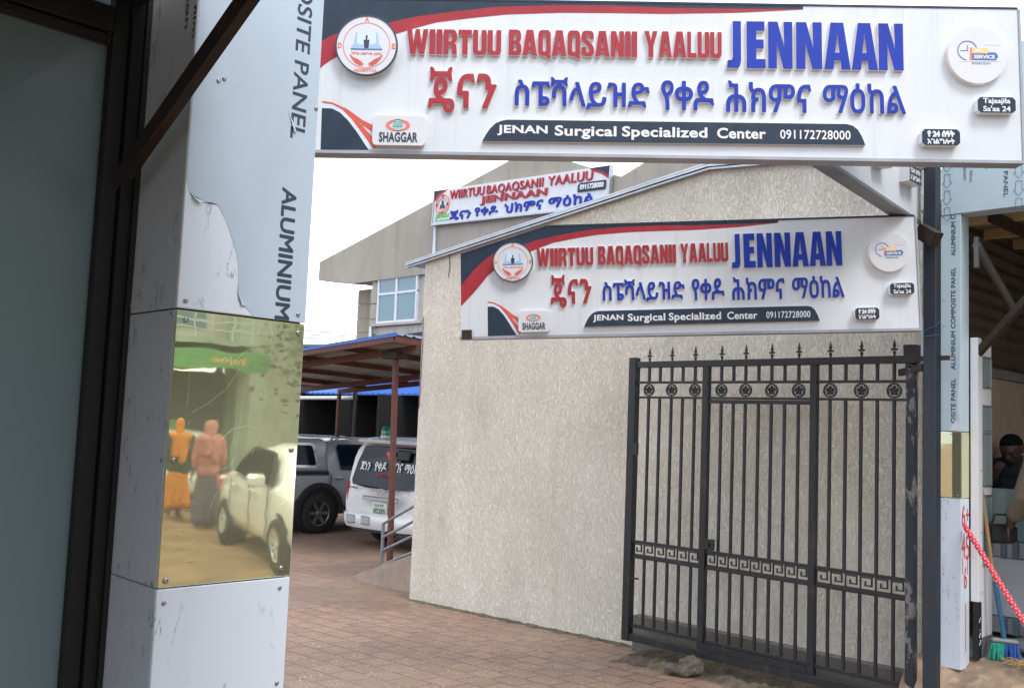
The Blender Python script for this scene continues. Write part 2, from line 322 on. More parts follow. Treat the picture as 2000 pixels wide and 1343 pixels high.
class MB:
    def __init__(s, M=AB): s.v = []; s.f = []; s.mi = []; s.sm = []; s.M = M
    def add(s, vs, fs, mi=0, smooth=False):
        o = len(s.v); s.v += [s.M @ Vector(p) for p in vs]
        for f in fs: s.f.append([i+o for i in f]); s.mi.append(mi); s.sm.append(smooth)
        return s
    def box(s, x0, x1, y0, y1, z0, z1, mi=0):
        v = [(x, y, z) for z in (z0, z1) for y in (y0, y1) for x in (x0, x1)]
        return s.add(v, [(0, 2, 3, 1), (4, 5, 7, 6), (0, 1, 5, 4), (2, 6, 7, 3), (0, 4, 6, 2), (1, 3, 7, 5)], mi)
    def hexa(s, v, mi=0):
        return s.add(v, [(0, 2, 3, 1), (4, 5, 7, 6), (0, 1, 5, 4), (2, 6, 7, 3), (0, 4, 6, 2), (1, 3, 7, 5)], mi)
    def bbox(s, x0, x1, y0, y1, z0, z1, c=.006, mi=0):          # box with chamfered vertical & horizontal edges (loft of inset rings)
        def ring(z, k): return [(x0+k+c, y0+k, z), (x1-k-c, y0+k, z), (x1-k, y0+k+c, z), (x1-k, y1-k-c, z), (x1-k-c, y1-k, z), (x0+k+c, y1-k, z), (x0+k, y1-k-c, z), (x0+k, y0+k+c, z)]
        vs = ring(z0, c)+ring(z0+c, 0)+ring(z1-c, 0)+ring(z1, c); fs = [tuple(range(7, -1, -1)), tuple(range(24, 32))]
        for r in range(3):
            for i in range(8): fs.append((r*8+i, r*8+(i+1) % 8, r*8+8+(i+1) % 8, r*8+8+i))
        return s.add(vs, fs, mi)
    def prism(s, poly, y0, y1, mi=0, side=None):                # poly in (x, z), extruded along y; y0 is the front
        n = len(poly); vs = [(x, y0, z) for x, z in poly]+[(x, y1, z) for x, z in poly]
        s.add(vs, [tuple(range(n)), tuple(range(2*n-1, n-1, -1))], mi)
        return s.add(vs, [(i, i+n, (i+1) % n+n, (i+1) % n) for i in range(n)], mi if side is None else side)
    def bar(s, p0, p1, wx, wy, mi=0, up=(0, 0, 1)):             # rectangular bar between two points
        p0, p1 = Vector(p0), Vector(p1); d = (p1-p0).normalized(); u = Vector(up)
        if abs(d.dot(u)) > .99: u = Vector((1, 0, 0))
        a = d.cross(u).normalized()*wx/2; b = a.cross(d).normalized()*wy/2
        v = [p+k*a+l*b for p in (p0, p1) for l in (-1, 1) for k in (-1, 1)]
        return s.hexa(v, mi)
    def tube(s, pts, r, n=10, mi=0, caps=True, smooth=True):
        pts = [Vector(p) for p in pts]; rs = r if isinstance(r, (list, tuple)) else [r]*len(pts)
        vs = []; fs = []
        d0 = (pts[1]-pts[0]).normalized(); u = Vector((0, 0, 1)) if abs(d0.z) < .9 else Vector((1, 0, 0))
        for i, p in enumerate(pts):
            d = (pts[min(i+1, len(pts)-1)]-pts[max(i-1, 0)]).normalized()
            a = d.cross(u).normalized(); b = a.cross(d).normalized(); u = b
            vs += [p+(a*math.cos(2*PI*k/n)+b*math.sin(2*PI*k/n))*rs[i] for k in range(n)]
        for i in range(len(pts)-1):
            for k in range(n): fs.append((i*n+k, i*n+(k+1) % n, (i+1)*n+(k+1) % n, (i+1)*n+k))
        s.add(vs, fs, mi, smooth)
        if caps: s.add(vs[:n], [tuple(range(n))], mi); s.add(vs[-n:], [tuple(range(n))], mi)
        return s
    def lathe(s, c, prof, axis='z', n=20, mi=0, smooth=True, caps=True):   # prof: (radius, height) pairs
        vs = []; fs = []; c = Vector(c)
        for r, h in prof:
            for k in range(n):
                q = (r*math.cos(2*PI*k/n), r*math.sin(2*PI*k/n))
                vs.append(c+Vector({'z': (q[0], q[1], h), 'y': (q[0], h, q[1]), 'x': (h, q[0], q[1])}[axis]))
        for i in range(len(prof)-1):
            for k in range(n): fs.append((i*n+k, i*n+(k+1) % n, (i+1)*n+(k+1) % n, (i+1)*n+k))
        s.add(vs, fs, mi, smooth)
        if not caps: return s
        s.add(vs[:n], [tuple(range(n))], mi); s.add(vs[-n:], [tuple(range(n))], mi); return s
    def ell(s, c, rx, ry, rz, n=14, m=9, mi=0):
        vs = []; fs = []; c = Vector(c)
        for j in range(1, m):
            th = PI*j/m
            for k in range(n): vs.append(c+Vector((rx*math.sin(th)*math.cos(2*PI*k/n), ry*math.sin(th)*math.sin(2*PI*k/n), rz*math.cos(th))))
        t0 = len(vs); vs += [c+Vector((0, 0, rz)), c-Vector((0, 0, rz))]
        for j in range(m-2):
            for k in range(n): fs.append((j*n+k, j*n+(k+1) % n, (j+1)*n+(k+1) % n, (j+1)*n+k))
        for k in range(n): fs.append((t0, k, (k+1) % n)); fs.append((t0+1, (m-2)*n+(k+1) % n, (m-2)*n+k))
        return s.add(vs, fs, mi, True)
    def cap(s, p0, p1, r0, r1, n=12):                           # tapered capsule
        p0, p1 = Vector(p0), Vector(p1)
        s.ell(p0, r0, r0, r0, n, 8); s.ell(p1, r1, r1, r1, n, 8)
        if (p1-p0).length > 1e-4: s.tube([p0, p1], [r0, r1], n)
        return s
    def loft(s, rings, mi=0, smooth=True, caps=True, closed=True):
        n = len(rings[0]); vs = [p for r in rings for p in r]; fs = []
        for i in range(len(rings)-1):
            for k in range(n if closed else n-1): fs.append((i*n+k, i*n+(k+1) % n, (i+1)*n+(k+1) % n, (i+1)*n+k))
        s.add(vs, fs, mi, smooth)
        if caps: s.add(rings[0], [tuple(range(n))], mi); s.add(rings[-1], [tuple(range(n))], mi)
        return s
    def ring2(s, cx, cz, r0, r1, y0, y1, a0=0, a1=2*PI, n=40, mi=0, sx=1):   # flat annulus facing -y
        k = max(6, int(n*(a1-a0)/(2*PI)))
        o = [(cx+sx*r1*math.cos(a0+(a1-a0)*i/k), cz+r1*math.sin(a0+(a1-a0)*i/k)) for i in range(k+1)]
        q = [(cx+sx*r0*math.cos(a0+(a1-a0)*i/k), cz+r0*math.sin(a0+(a1-a0)*i/k)) for i in range(k+1)]
        for i in range(k): s.prism([o[i], o[i+1], q[i+1], q[i]], y0, y1, mi)
        return s
    def disc(s, cx, cz, r, y0, y1, n=48, mi=0, side=None, sx=1):
        return s.prism([(cx+sx*r*math.cos(2*PI*i/n), cz+r*math.sin(2*PI*i/n)) for i in range(n)], y0, y1, mi, side)
    def text(s, body, x0, x1, z0, z1, y, depth=.002, off=0., mi=0, side=None, heavy=0., sp=1.):
        c = bpy.data.curves.new('tmp', 'FONT'); c.body = body; c.size = 1; c.offset = off; c.extrude = .5; c.resolution_u = 4; c.space_character = sp
        o = bpy.data.objects.new('tmp', c); COL.objects.link(o); bpy.context.view_layer.update()
        me = bpy.data.meshes.new_from_object(o.evaluated_get(bpy.context.evaluated_depsgraph_get()))
        vs = [v.co.copy() for v in me.vertices]; ps = [(list(p.vertices), p.normal.z) for p in me.polygons]
        bpy.data.objects.remove(o); bpy.data.meshes.remove(me)
        xa, xb = min(v.x for v in vs), max(v.x for v in vs); ya, yb = min(v.y for v in vs), max(v.y for v in vs)
        k = heavy*(z1-z0); kx, kz = (x1-x0-2*k)/(xb-xa), (z1-z0-2*k)/(yb-ya)
        sh = [(0, 0)] if not heavy else [(0, 0)]+[(k*math.cos(2*PI*i/8), k*math.sin(2*PI*i/8)) for i in range(8)]
        for q, (dx, dz) in enumerate(sh):
            e = q*.00004 if depth < .0015 else q*.00025
            vv = [(x0+k+dx+(v.x-xa)*kx, y-depth+e if v.z > 0 else y+.001, z0+k+dz+(v.y-ya)*kz) for v in vs]
            for p, nz_ in ps: pass
            o_ = len(s.v); s.v += [s.M @ Vector(p) for p in vv]
            for p, nz_ in ps:
                if nz_ < -.5: continue
                s.f.append([i+o_ for i in p]); s.mi.append(mi if abs(nz_) > .5 or side is None else side); s.sm.append(False)
        return s
    def block(s, body, x0, x1, z0, z1, y, depth, gap=.10, mi=0, side=None):
        ws = [GW.get(c, .86) for c in body]; tot = sum(ws)+gap*(len(ws)-1); k = (x1-x0)/tot; x = x0
        for c, wd in zip(body, ws):
            for g in GLY[c]: s.prism([(x+wd*k*u, z0+(z1-z0)*v) for u, v in g], y-depth, y+.001, mi, side)
            x += (wd+gap)*k
        return s
    def build(s, name, mats, parent=None, pivot=None, rotz=0, bevel=0, fix=True, subsurf=0):
        if not isinstance(mats, (list, tuple)): mats = [mats]
        me = bpy.data.meshes.new(name)
        if parent is not None: inv = parent.matrix_basis.inverted()
        else:
            P = Matrix.Translation(pivot if pivot is not None else (0, 0, 0)) @ Matrix.Rotation(rotz, 4, 'Z'); inv = P.inverted()
        # nested: parent may itself be a part with identity basis under an Empty
        q = parent
        if q is not None:
            mw = Matrix.Identity(4)
            chain = []
            while q is not None: chain.append(q.matrix_basis.copy()); q = q.parent
            for c in reversed(chain): mw = mw @ c
            inv = mw.inverted()
        me.from_pydata([inv @ v for v in s.v], [], s.f)
        for m in mats: me.materials.append(X[m] if isinstance(m, str) else m)
        for p, i, k in zip(me.polygons, s.mi, s.sm): p.material_index = i; p.use_smooth = k
        if fix:
            b = bmesh.new(); b.from_mesh(me); bmesh.ops.recalc_face_normals(b, faces=b.faces); b.to_mesh(me); b.free()
        me.update()
        o = bpy.data.objects.new(name, me); COL.objects.link(o)
        if parent is not None: o.parent = parent
        else: o.matrix_basis = P
        if bevel:
            md = o.modifiers.new('bevel', 'BEVEL'); md.width = bevel; md.segments = 2; md.limit_method = 'ANGLE'
        if subsurf:
            md = o.modifiers.new('sub', 'SUBSURF'); md.levels = md.render_levels = subsurf
        return o

def tag(o, label=None, cat=None, group=None, kind=None):
    if label: o['label'] = label
    if cat: o['category'] = cat
    if group: o['group'] = group
    if kind: o['kind'] = kind
    return o
def thing(name, label, cat, loc, rotz=0, group=None):
    o = bpy.data.objects.new(name, None); COL.objects.link(o); o.empty_display_size = .2
    o.location = loc; o.rotation_euler = (0, 0, rotz)
    o.matrix_basis = Matrix.Translation(loc) @ Matrix.Rotation(rotz, 4, 'Z')
    return tag(o, label, cat, group)
def frame(origin, xdir, roll=0):                                # x right, y away from the viewer, z up
    x = Vector(xdir).normalized(); z = Vector((0, 0, 1)); y = z.cross(x)
    if roll: q = Matrix.Rotation(-roll, 3, y); x = q @ x; z = q @ z
    m = Matrix((x, y, z)).transposed().to_4x4(); m.translation = Vector(origin); return m
GA = -PI/4      # things on walls of constant a: local x runs along -b
GB = PI/4       # things on walls of constant b: local x runs along +a
def fa(a, b, z=0): return frame(W(a, b, z), W(0, -1, 0))       # drawing frame on a wall of constant a
def fb(a, b, z=0): return frame(W(a, b, z), W(1, 0, 0))
def screw(parent, M, x, z, r=.006):
    MB(M).lathe((x, -.004, z), [(r, .004), (r, .001), (r*.6, -.001), (r*.25, -.001), (r*.2, .0005)], 'y', 12).build('screw', 'screw', parent)

# ================================================================== SETTING
def sheet(name, xs, ys, mat, dz, pivot_rot=PI/4, kind='structure'):
    m = MB(I4)
    for i in range(len(xs)-1):
        for j in range(len(ys)-1):
            q = [(xs[i], ys[j]), (xs[i+1], ys[j]), (xs[i+1], ys[j+1]), (xs[i], ys[j+1])]
            m.add([(x, y, gz(y)+dz) for x, y in q], [(0, 1, 2, 3)])
    o = m.build(name, mat, rotz=pivot_rot); return tag(o, kind=kind)
sheet('ground', [-600, -30, 30, 600], [-600, 0, 5, 16, 60, 1200], 'earth', -.004)
sheet('paving', [-28, -8, 2.9], [3.2, 5, 16, 40], 'paver', 0)

# ================================================================== LEFT CLAD PILLAR
PA0, PA1, PB = 1.288, 1.7385, 2.72
pil = thing('clad_pillar', 'near white marble patterned pillar with a mirror brass panel, left of the entrance', 'pillar', W(PA0, PB, 0), GB)
m = MB(); m.box(PA0+.012, PA1-.012, PB+.012, PB+.40, -.05, 4.6); m.build('core', 'steel', pil)
Fp = fb(0, PB)                     # x = a
Fs = fa(PA0, 0)                    # x = -b
def panel(name, z0, z1, mat, th=.010, side=True):
    m = MB()
    m.bbox(PA0, PA1, PB, PB+th, z0, z1, .003)
    o = m.build(name, mat, pil)
    if side:
        m = MB(); m.bbox(PA0+.0005, PA0+th, PB+th+.001, PB+.385, z0, z1, .002); m.build('side_panel', mat if mat != 'brass' else 'marble', pil)
    return o
panel('lower_panel', -.04, 1.2785, 'marble')
panel('brass_panel', 1.2815, 2.108, 'brass', .0085)
panel('upper_panel', 2.1125, 4.5, 'marble')
# protective film still on the upper panel, torn away along its lower left edge
peel = [(1.303, 2.467), (1.325, 2.452), (1.351, 2.446), (1.372, 2.448), (1.397, 2.447), (1.418, 2.42), (1.436, 2.39), (1.46, 2.335), (1.475, 2.298), (1.483, 2.25), (1.484, 2.217), (1.497, 2.175), (1.516, 2.14), (1.545, 2.1135)]
m = MB(Fp); m.prism(peel+[(PA1-.001, 2.1135), (PA1-.001, 4.49), (PA0+.004, 4.49), (PA0+.004, 2.50)], -.0012, -.0002)
m.build('protective_film', 'film', pil)
m = MB(Fp)                          # lifted torn lips of the film
m.add([(1.304, -.0015, 2.470), (1.325, -.0015, 2.455), (1.351, -.0015, 2.449), (1.318, -.011, 2.449), (1.336, -.008, 2.440)], [(0, 1, 3), (1, 2, 4), (1, 4, 3)])
m.add([(1.484, -.0015, 2.214), (1.497, -.0015, 2.173), (1.515, -.0015, 2.142), (1.4855, -.007, 2.176), (1.498, -.008, 2.146)], [(0, 1, 3), (1, 2, 4), (1, 4, 3)])
m.add([(1.625, -.0016, 2.81), (1.650, -.0016, 2.77), (1.662, -.0016, 2.745), (1.650, -.008, 2.742)], [(0, 1, 3), (1, 2, 3)])
m.build('torn_film_edge', 'film', pil)
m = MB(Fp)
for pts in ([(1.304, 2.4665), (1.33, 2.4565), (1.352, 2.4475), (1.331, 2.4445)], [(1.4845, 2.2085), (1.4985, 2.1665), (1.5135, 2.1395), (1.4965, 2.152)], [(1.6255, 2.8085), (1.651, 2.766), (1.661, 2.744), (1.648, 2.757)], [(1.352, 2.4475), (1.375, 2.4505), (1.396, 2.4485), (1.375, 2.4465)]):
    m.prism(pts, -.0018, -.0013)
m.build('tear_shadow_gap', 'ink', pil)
# printed lettering on the film, reads downwards
def vtext(M, body, x0, x1, ztop, zbot, y, mat, parent, name='lettering', off=.0, down=True, depth=.0006, heavy=0):
    mt = M @ Matrix(((0, 0, 1, 0), (0, 1, 0, 0), (-1, 0, 0, 0), (0, 0, 0, 1))) if down else M @ Matrix(((0, 0, -1, 0), (0, 1, 0, 0), (1, 0, 0, 0), (0, 0, 0, 1)))
    q = MB(mt)
    if down: q.text(body, -ztop, -zbot, x0, x1, y, depth, 0, heavy=heavy)
    else: q.text(body, zbot, ztop, -x1, -x0, y, depth, 0, heavy=heavy)
    return q.build(name, mat, parent)
vtext(Fp, 'COMPOSITE PANEL', 1.637, 1.694, 3.52, 2.722, -.0012, 'ink', pil, heavy=.022)
vtext(Fp, 'ALUMINIUM', 1.620, 1.676, 2.552, 2.1135, -.0012, 'ink', pil, heavy=.04)
vtext(Fs, 'protective film', -2.750, -2.728, 3.40, 2.955, -.0008, 'ink', pil, off=.004)
vtext(Fs, 'installation', -2.800, -2.775, 3.36, 3.00, -.0008, 'ink', pil, off=.004)
for x, z in ((1.314, 2.136), (1.708, 2.138), (1.731, 2.846), (1.371, 2.838), (1.390, 2.850)): screw(pil, Fp @ Matrix.Translation((0, -.0012, 0)), x, z, .0068)
for x, z in ((1.319, 2.079), (1.714, 2.076), (1.311, 1.655), (1.714, 1.690), (1.312, 1.302), (1.702, 1.309)): screw(pil, Fp, x, z, .0085)
for x, z in ((1.312, 1.238), (1.701, 1.247), (1.711, .945), (1.311, .93)): screw(pil, Fp, x, z, .0068)
for b, z in ((2.745, 2.097), (2.746, 1.655), (2.748, 1.292), (3.055, 1.640), (3.055, 1.295), (3.05, 2.14)): screw(pil, Fs, -b, z, .0062)
m = MB(Fp)                          # fine scratches left in the brass
for k in range(12):
    x, z = random.uniform(1.33, 1.71), random.uniform(1.45, 2.08); a = random.gauss(1.2, .45); l = random.uniform(.02, .13); cv = random.uniform(-.6, .6)
    pts = []
    for i in range(9):
        t = i/8-.5; pts.append((min(1.735, max(1.292, x+l*t*math.cos(a+cv*t*2))), -.0001, min(2.1, z+l*t*math.sin(a+cv*t*2))))
    m.tube(pts, [.0001]+[.0003]*7+[.0001], 4)
for ps in ([(1.36, 1.80), (1.41, 1.83), (1.47, 1.88), (1.51, 1.945)], [(1.46, 1.72), (1.50, 1.755), (1.545, 1.765), (1.60, 1.755)], [(1.50, 1.60), (1.515, 1.70), (1.527, 1.83), (1.535, 1.93)], [(1.44, 1.62), (1.49, 1.635), (1.52, 1.67)]):
    m.tube([(x, -.0001, z) for x, z in ps], .0003, 4)
m.build('scratches', 'scratch', pil)

# ================================================================== LEFT SHOPFRONT
sf = thing('shopfront', 'dark steel framed shop window with tinted grey glass at the left edge', 'shop window', W(.2, 3.1, 0), GB)
MB().box(-3.2, 1.192, 3.118, 3.126, -.05, 2.99).build('glass_pane', 'tint', sf)
MB().box(-3.2, 1.19, 3.118, 3.126, 3.115, 3.9).build('transom_pane', 'tint', sf)
m = MB(); m.bbox(1.175, 1.232, 3.085, 3.15, -.05, 4.2, .004); m.box(1.233, 1.290, 3.064, 3.16, -.05, 4.2); m.box(1.270, 1.2865, 3.045, 3.0635, -.05, 4.2); m.build('frame_stile', 'steel', sf)
m = MB(); m.bbox(-3.2, 1.174, 3.085, 3.15, 2.992, 3.022, .004); m.bbox(-3.2, 1.174, 3.07, 3.16, 3.024, 3.112, .004); m.build('frame_rail', 'steel', sf)
m = MB(); m.box(-2.35, -2.2, .4, 3.08, -.05, 3.14); m.build('unseen_shade_wall', 'conclight', sf)  # unseen wall added left of the camera to darken the pillar's side face
m = MB(); m.tube([(1.165, 3.083, 2.985), (1.165, 3.083, 3.03), (1.172, 3.083, 3.04)], .006); m.build('weld_bead', 'rust', sf)
BRP = ((1.20, 2.97, 2.535), (1.20, 1.70, 3.18))
br = MB(); br.bar(*BRP, .062, .005, up=(0, 0, 1)); br.bar(*[(p[0]-.0285, p[1], p[2]-.03) for p in BRP], .005, .055)
tag(br.build('steel_brace', 'rust', pivot=W(1.2, 3.06, 2.545), rotz=GB), 'rusty brown angle iron running diagonally up across the top of the near pillar', 'brace')
cn = thing('awning', 'unseen dark sheet awning over the left shop window, held by the diagonal brace, enlarged to shade the pillar', 'awning', W(0, 3.05, 3.3), GB)  # out of view above the brace; made oversize to shade the pillar's side face
m = MB(); m.box(-3.2, 1.26, .1, 3.06, 3.215, 3.235); m.build('sheet', 'steel', cn)
m = MB(); m.box(1.20, 1.26, .1, 3.06, 3.145, 3.2145); m.box(-3.2, 1.199, .1, .16, 3.145, 3.2145); m.build('edge_frame', 'rust', cn)

# ================================================================== CLINIC SIGNS (big one over the entrance and the one on the gable wall)
def top_(x): return -7+.0226*(x-625)
def bot_(x): return 308+.0066*(x-625)
def clinic_sign(M, Wv, H, pivot, rotz, label, ext, cut):
    s = thing('clinic_sign', label, 'sign', pivot, rotz, 'clinic signboards with raised lettering')
    sx = Wv/1370
    def q(px, py): return ((px-625)*sx, H*(1-(py-top_(px))/(bot_(px)-top_(px))))
    def qx(px): return (px-625)*sx
    def P(l): return [q(*p) for p in l]
    xl = -ext
    board = [(xl, 0), (Wv, 0), (Wv, H), (cut[0], H), (xl, cut[1])] if cut else [(xl, 0), (Wv, 0), (Wv, H), (xl, H)]
    MB(M).prism(board, 0, .09).build('board', ['signwhite'], s)
    m = MB(M); m.box(xl-.012, Wv+.012, -.006, .10, -.018, -.001); m.box(Wv+.001, Wv+.014, -.006, .10, -.0005, H)
    m.build('edge_frame', 'edge', s)
    m = MB(M)
    if cut: m.box(cut[0], Wv, -.004, .09, H+.0005, H+.012); m.bar((xl, .043, cut[1]+.006), (cut[0], .043, H+.006), .094, .012)
    else: m.box(xl, Wv, -.004, .09, H+.0005, H+.012)
    m.build('top_edge', 'navy', s)
    # printed bands
    UB = [(625, 79), (649, 66), (700, 54), (754, 44), (796, 33), (875, 22), (960, 12.5), (1080, 9.5), (1180, 10.5), (1300, 16), (1440, 19), (1570, 20.5)]
    LB = [(1570, 21.2), (1440, 27), (1300, 28.5), (1180, 26), (1090, 25), (985, 28), (915, 35), (845, 44), (796, 58), (775, 65), (720, 83), (650, 115), (625, 133)]
    ux = [(xl, .47*H), (xl*.45, .635*H)] if ext else []
    lx = [(xl*.45, .42*H), (xl, .28*H)] if ext else []
    U_ = P(UB); L_ = P(LB)
    # quads between the band edges, left to right
    up = ux+U_; lo = list(reversed(L_+lx)); 
    def interp(c, x):
        for (x0, z0), (x1, z1) in zip(c, c[1:]):
            if x0 <= x <= x1: return z0+(z1-z0)*(x-x0)/max(1e-6, x1-x0)
        return c[-1][1] if x > c[-1][0] else c[0][1]
    xs = [xl+(qx(1570)-xl)*i/70 for i in range(71)]
    mr = MB(M); mn = MB(M)
    def topz(x): return (cut[1]+(H-cut[1])*(x-xl)/(cut[0]-xl) if x < cut[0] else H) if cut else H
    for x0, x1 in zip(xs, xs[1:]):
        a0, a1, b0, b1 = interp(up, x0), interp(up, x1), interp(lo, x0), interp(lo, x1)
        mr.add([(x0, -.0012, b0), (x1, -.0012, b1), (x1, -.0012, a1), (x0, -.0012, a0)], [(0, 1, 2, 3)])
        t0, t1 = topz(x0)-.001, topz(x1)-.001
        if t0 > a0 and t1 > a1: mn.add([(x0, -.0012, a0), (x1, -.0012, a1), (x1, -.0012, t1), (x0, -.0012, t0)], [(0, 1, 2, 3)])
    mr.build('red_band', 'red', s); mn.build('navy_band', 'navy', s)
    # lower left swoosh
    C0 = [(625, 222), (640, 222), (655, 226), (668, 236), (680, 250), (692, 266), (705, 284), (716, 300), (722, 307.5)]
    m = MB(M); m.add([(x, -.0012, z) for x, z in P([(625, 308)]+C0)], [tuple(range(len(C0)+1))]); m.build('navy_swoosh', 'navy', s)
    def stripe(la, lb, mat, name, y=-.0016):
        m = MB(M); A_, B_ = P(la), P(lb)
        for i in range(len(A_)-1): m.add([(A_[i][0], y, A_[i][1]), (A_[i+1][0], y, A_[i+1][1]), (B_[i+1][0], y, B_[i+1][1]), (B_[i][0], y, B_[i][1])], [(0, 1, 2, 3)])
        m.build(name, mat, s)
    stripe([(625, 213), (645, 214), (662, 222), (680, 238), (700, 262), (720, 290), (731, 306)], [(625, 222), (645, 222.5), (661, 231), (677, 247), (695, 271), (712, 297), (719, 307)], 'pale', 'pale_stripe')
    stripe([(625, 207), (645, 210), (665, 219), (685, 236), (705, 258), (725, 280), (738, 294)], [(625, 210), (645, 214), (665, 225), (685, 246), (703, 270), (720, 294), (729, 307)], 'orange', 'orange_stripe', -.002)
    stripe([(668, 219), (685, 231), (705, 246), (725, 256), (745, 262)], [(668, 220.5), (685, 236), (705, 256), (725, 270), (745, 278)], 'orange', 'orange_stripe', -.002)
    # panel joints and stains
    for xj, hj in ((qx(1394), H-.02), (qx(1770), H-.02), (-.001, H*.55)): MB(M).box(xj, xj+.003, -.0008, 0, .004, hj).build('panel_joint', 'signside', s)
    # raised lettering, built line by line
    dp = .021*Wv/3.9
    def line(body, a, b, yt, yb, mats, off=0., heavy=0., name='lettering', d=None, sp=1.):
        x0, z1 = q(a, yt); x1, _ = q(b, yt); _, z0 = q(a, yb)
        MB(M).text(body, x0, x1, z0, z1, 0, d or dp, off, 0, 1, heavy, sp).build(name, mats, s)
    for body, a, b, yt, yb in (('WIIRTUU', 789, 974, 60, 112), ('BAQAQSANII', 989, 1241, 62, 115), ('YAALUU', 1255, 1407, 66, 119)):
        MB(M).block(body, qx(a), qx(b), q(a, yb)[1], q(a, yt)[1], 0, dp, .085, 0, 1).build('red_lettering', ['red', 'signside'], s)
    # heavy block capitals
    mj = MB(M); zt, zb = q(1500, 48)[1], q(1500, 142)[1]; h = zt-zb
    for ch, a, b in (('J', 1417, 1445), ('E', 1456, 1494), ('N', 1498, 1546), ('N', 1553, 1604), ('A', 1608, 1660), ('A', 1662, 1713), ('N', 1715, 1764)):
        x0, x1 = qx(a), qx(b)
        for k, g in enumerate(GLY[ch]): mj.prism([(x0+(x1-x0)*u, zb+h*v) for u, v in g], -dp, .001, 0, 1)
    mj.build('blue_lettering', ['blue', 'signside'], s)
    line('ጄ', 832, 885, 138, 232, ['red', 'signside'], heavy=.018, name='red_lettering')
    line('ና', 889, 924, 152, 223, ['red', 'signside'], heavy=.03, name='red_lettering')
    line('ን', 927, 967, 152, 223, ['red', 'signside'], heavy=.03, name='red_lettering')
    line('ስፔሻላይዝድ', 1002, 1266, 158, 223, ['blue', 'signside'], heavy=.022, name='blue_lettering')
    line('የቀዶ', 1288, 1392, 165, 225, ['blue', 'signside'], heavy=.024, name='blue_lettering')
    line('ሕክምና', 1415, 1582, 165, 228, ['blue', 'signside'], heavy=.022, name='blue_lettering')
    line('ማዕከል', 1604, 1767, 170, 230, ['blue', 'signside'], heavy=.022, name='blue_lettering')
    # dark name bar
    nb = [(940, 290), (946, 278), (955, 264), (966, 253), (978, 248), (990, 246), (1650, 251), (1662, 254), (1672, 262), (1680, 276), (1686, 292)]
    bar_ = MB(M).prism(P(nb), -.022, .001, 0, 1).build('name_bar', ['navy', 'signside'], s)
    def wt(body, a, b, yt, yb, off, parent, base, mat='white', heavy=0., sp=1.05):
        x0, z1 = q(a, yt); x1, _ = q(b, yt); _, z0 = q(a, yb)
        return MB(M).text(body, x0, x1, z0, z1, base, .0025, off, heavy=heavy, sp=sp).build('lettering', mat, parent)
    wt('JENAN', 969, 1067, 257, 278, .03, bar_, -.022); wt('Surgical', 1081, 1201, 257, 284, .026, bar_, -.022)
    wt('Specialized', 1212, 1378, 258, 285, .026, bar_, -.022)
    wt('Center', 1397, 1492, 260, 281, .026, bar_, -.022); wt('091172728000', 1520, 1657, 263, 281, .012, bar_, -.022)
    # hours plates
    for (a, b, yt, yb, t1, t2) in ((1903, 1977, 200, 231, 'Tajaajila', "Sa'aa 24"), (1793, 1867, 262, 294, 'የ 24 ሰዓት', 'አገልግሎት')):
        x0, z1 = q(a, yt); x1, z0 = q(b, yb); c = (z1-z0)*.18
        pl = [(x0+c, z0), (x1-c, z0), (x1, z0+c), (x1, z1-c), (x1-c, z1), (x0+c, z1), (x0, z1-c), (x0, z0+c)]
        hp = MB(M).prism(pl, -.045, .001, 0, 1).build('hours_plate', ['navy', 'white'], s)
        mx_ = (x0+x1)/2; hw = (x1-x0)*.36; hh = z1-z0
        MB(M).text(t1, mx_-hw, mx_+hw, z0+hh*.50, z1-hh*.07, -.045, .002, .02, heavy=0 if t1[0] == 'T' else .05).build('lettering', 'white', hp)
        MB(M).text(t2, mx_-hw, mx_+hw, z0+hh*.08, z0+hh*.44, -.045, .002, .02 if t1[0] == 'T' else 0, heavy=0 if t1[0] == 'T' else .05).build('lettering', 'white', hp)
    # city badge
    x0, z1 = q(727, 240); x1, z0 = q(829, 301); c = (z1-z0)*.12
    pl = [(x0+c, z0), (x1-c, z0), (x1-c*.3, z0+c*.3), (x1, z0+c), (x1, z1-c), (x1-c*.3, z1-c*.3), (x1-c, z1), (x0+c, z1), (x0+c*.3, z1-c*.3), (x0, z1-c), (x0, z0+c), (x0+c*.3, z0+c*.3)]
    cb = MB(M).prism(pl, -.034, .001, 0, 1).build('city_badge', ['creamw', 'signside'], s)
    wt('SHAGGAR', 740, 815, 274, 294, .028, cb, -.034, 'ink')
    cx, cz = q(776, 260); r = sx*1.0
    for a0, a1 in ((-75, 75), (105, 255)): MB(M).ring2(cx, cz, 8.0*r, 11.5*r, -.0365, -.034, R(a0), R(a1), sx=2.05).build('emblem_ring', 'rose', cb)
    for a0, a1 in ((76, 104), (256, 284)): MB(M).ring2(cx, cz, 10.3*r, 11.5*r, -.0365, -.034, R(a0), R(a1), sx=2.05).build('emblem_edge', 'inkblue', cb)
    m = MB(M)
    for dx, dz, rr in ((0, 2.2, 4.6), (-6.0, .6, 4.2), (6.0, .6, 4.2), (-2.6, 4, 3.6), (2.8, 4, 3.6)): m.disc(cx+dx*r, cz+dz*r, rr*r, -.0362-.0002*rr, -.034, 16)
    m.box(cx-1.2*r, cx+1.2*r, -.0365, -.034, cz-7*r, cz-.5*r); m.build('emblem_tree', 'mint', cb)
    # emblem roundel
    cx, cz = q(711, 97); r = sx; ky = 62/60.*H/(315*sx); rr = 61*r*((H/315/sx+1)/2)
    rd = MB(M).disc(cx, cz, rr, -.040, .001, 56, 0, 1).build('roundel', ['creamw', 'signside'], s)
    MB(M).ring2(cx, cz, rr*.97, rr*1.02, -.043, -.028, n=56).build('rim', 'ink', rd)
    u = rr/61.; f = -.0405
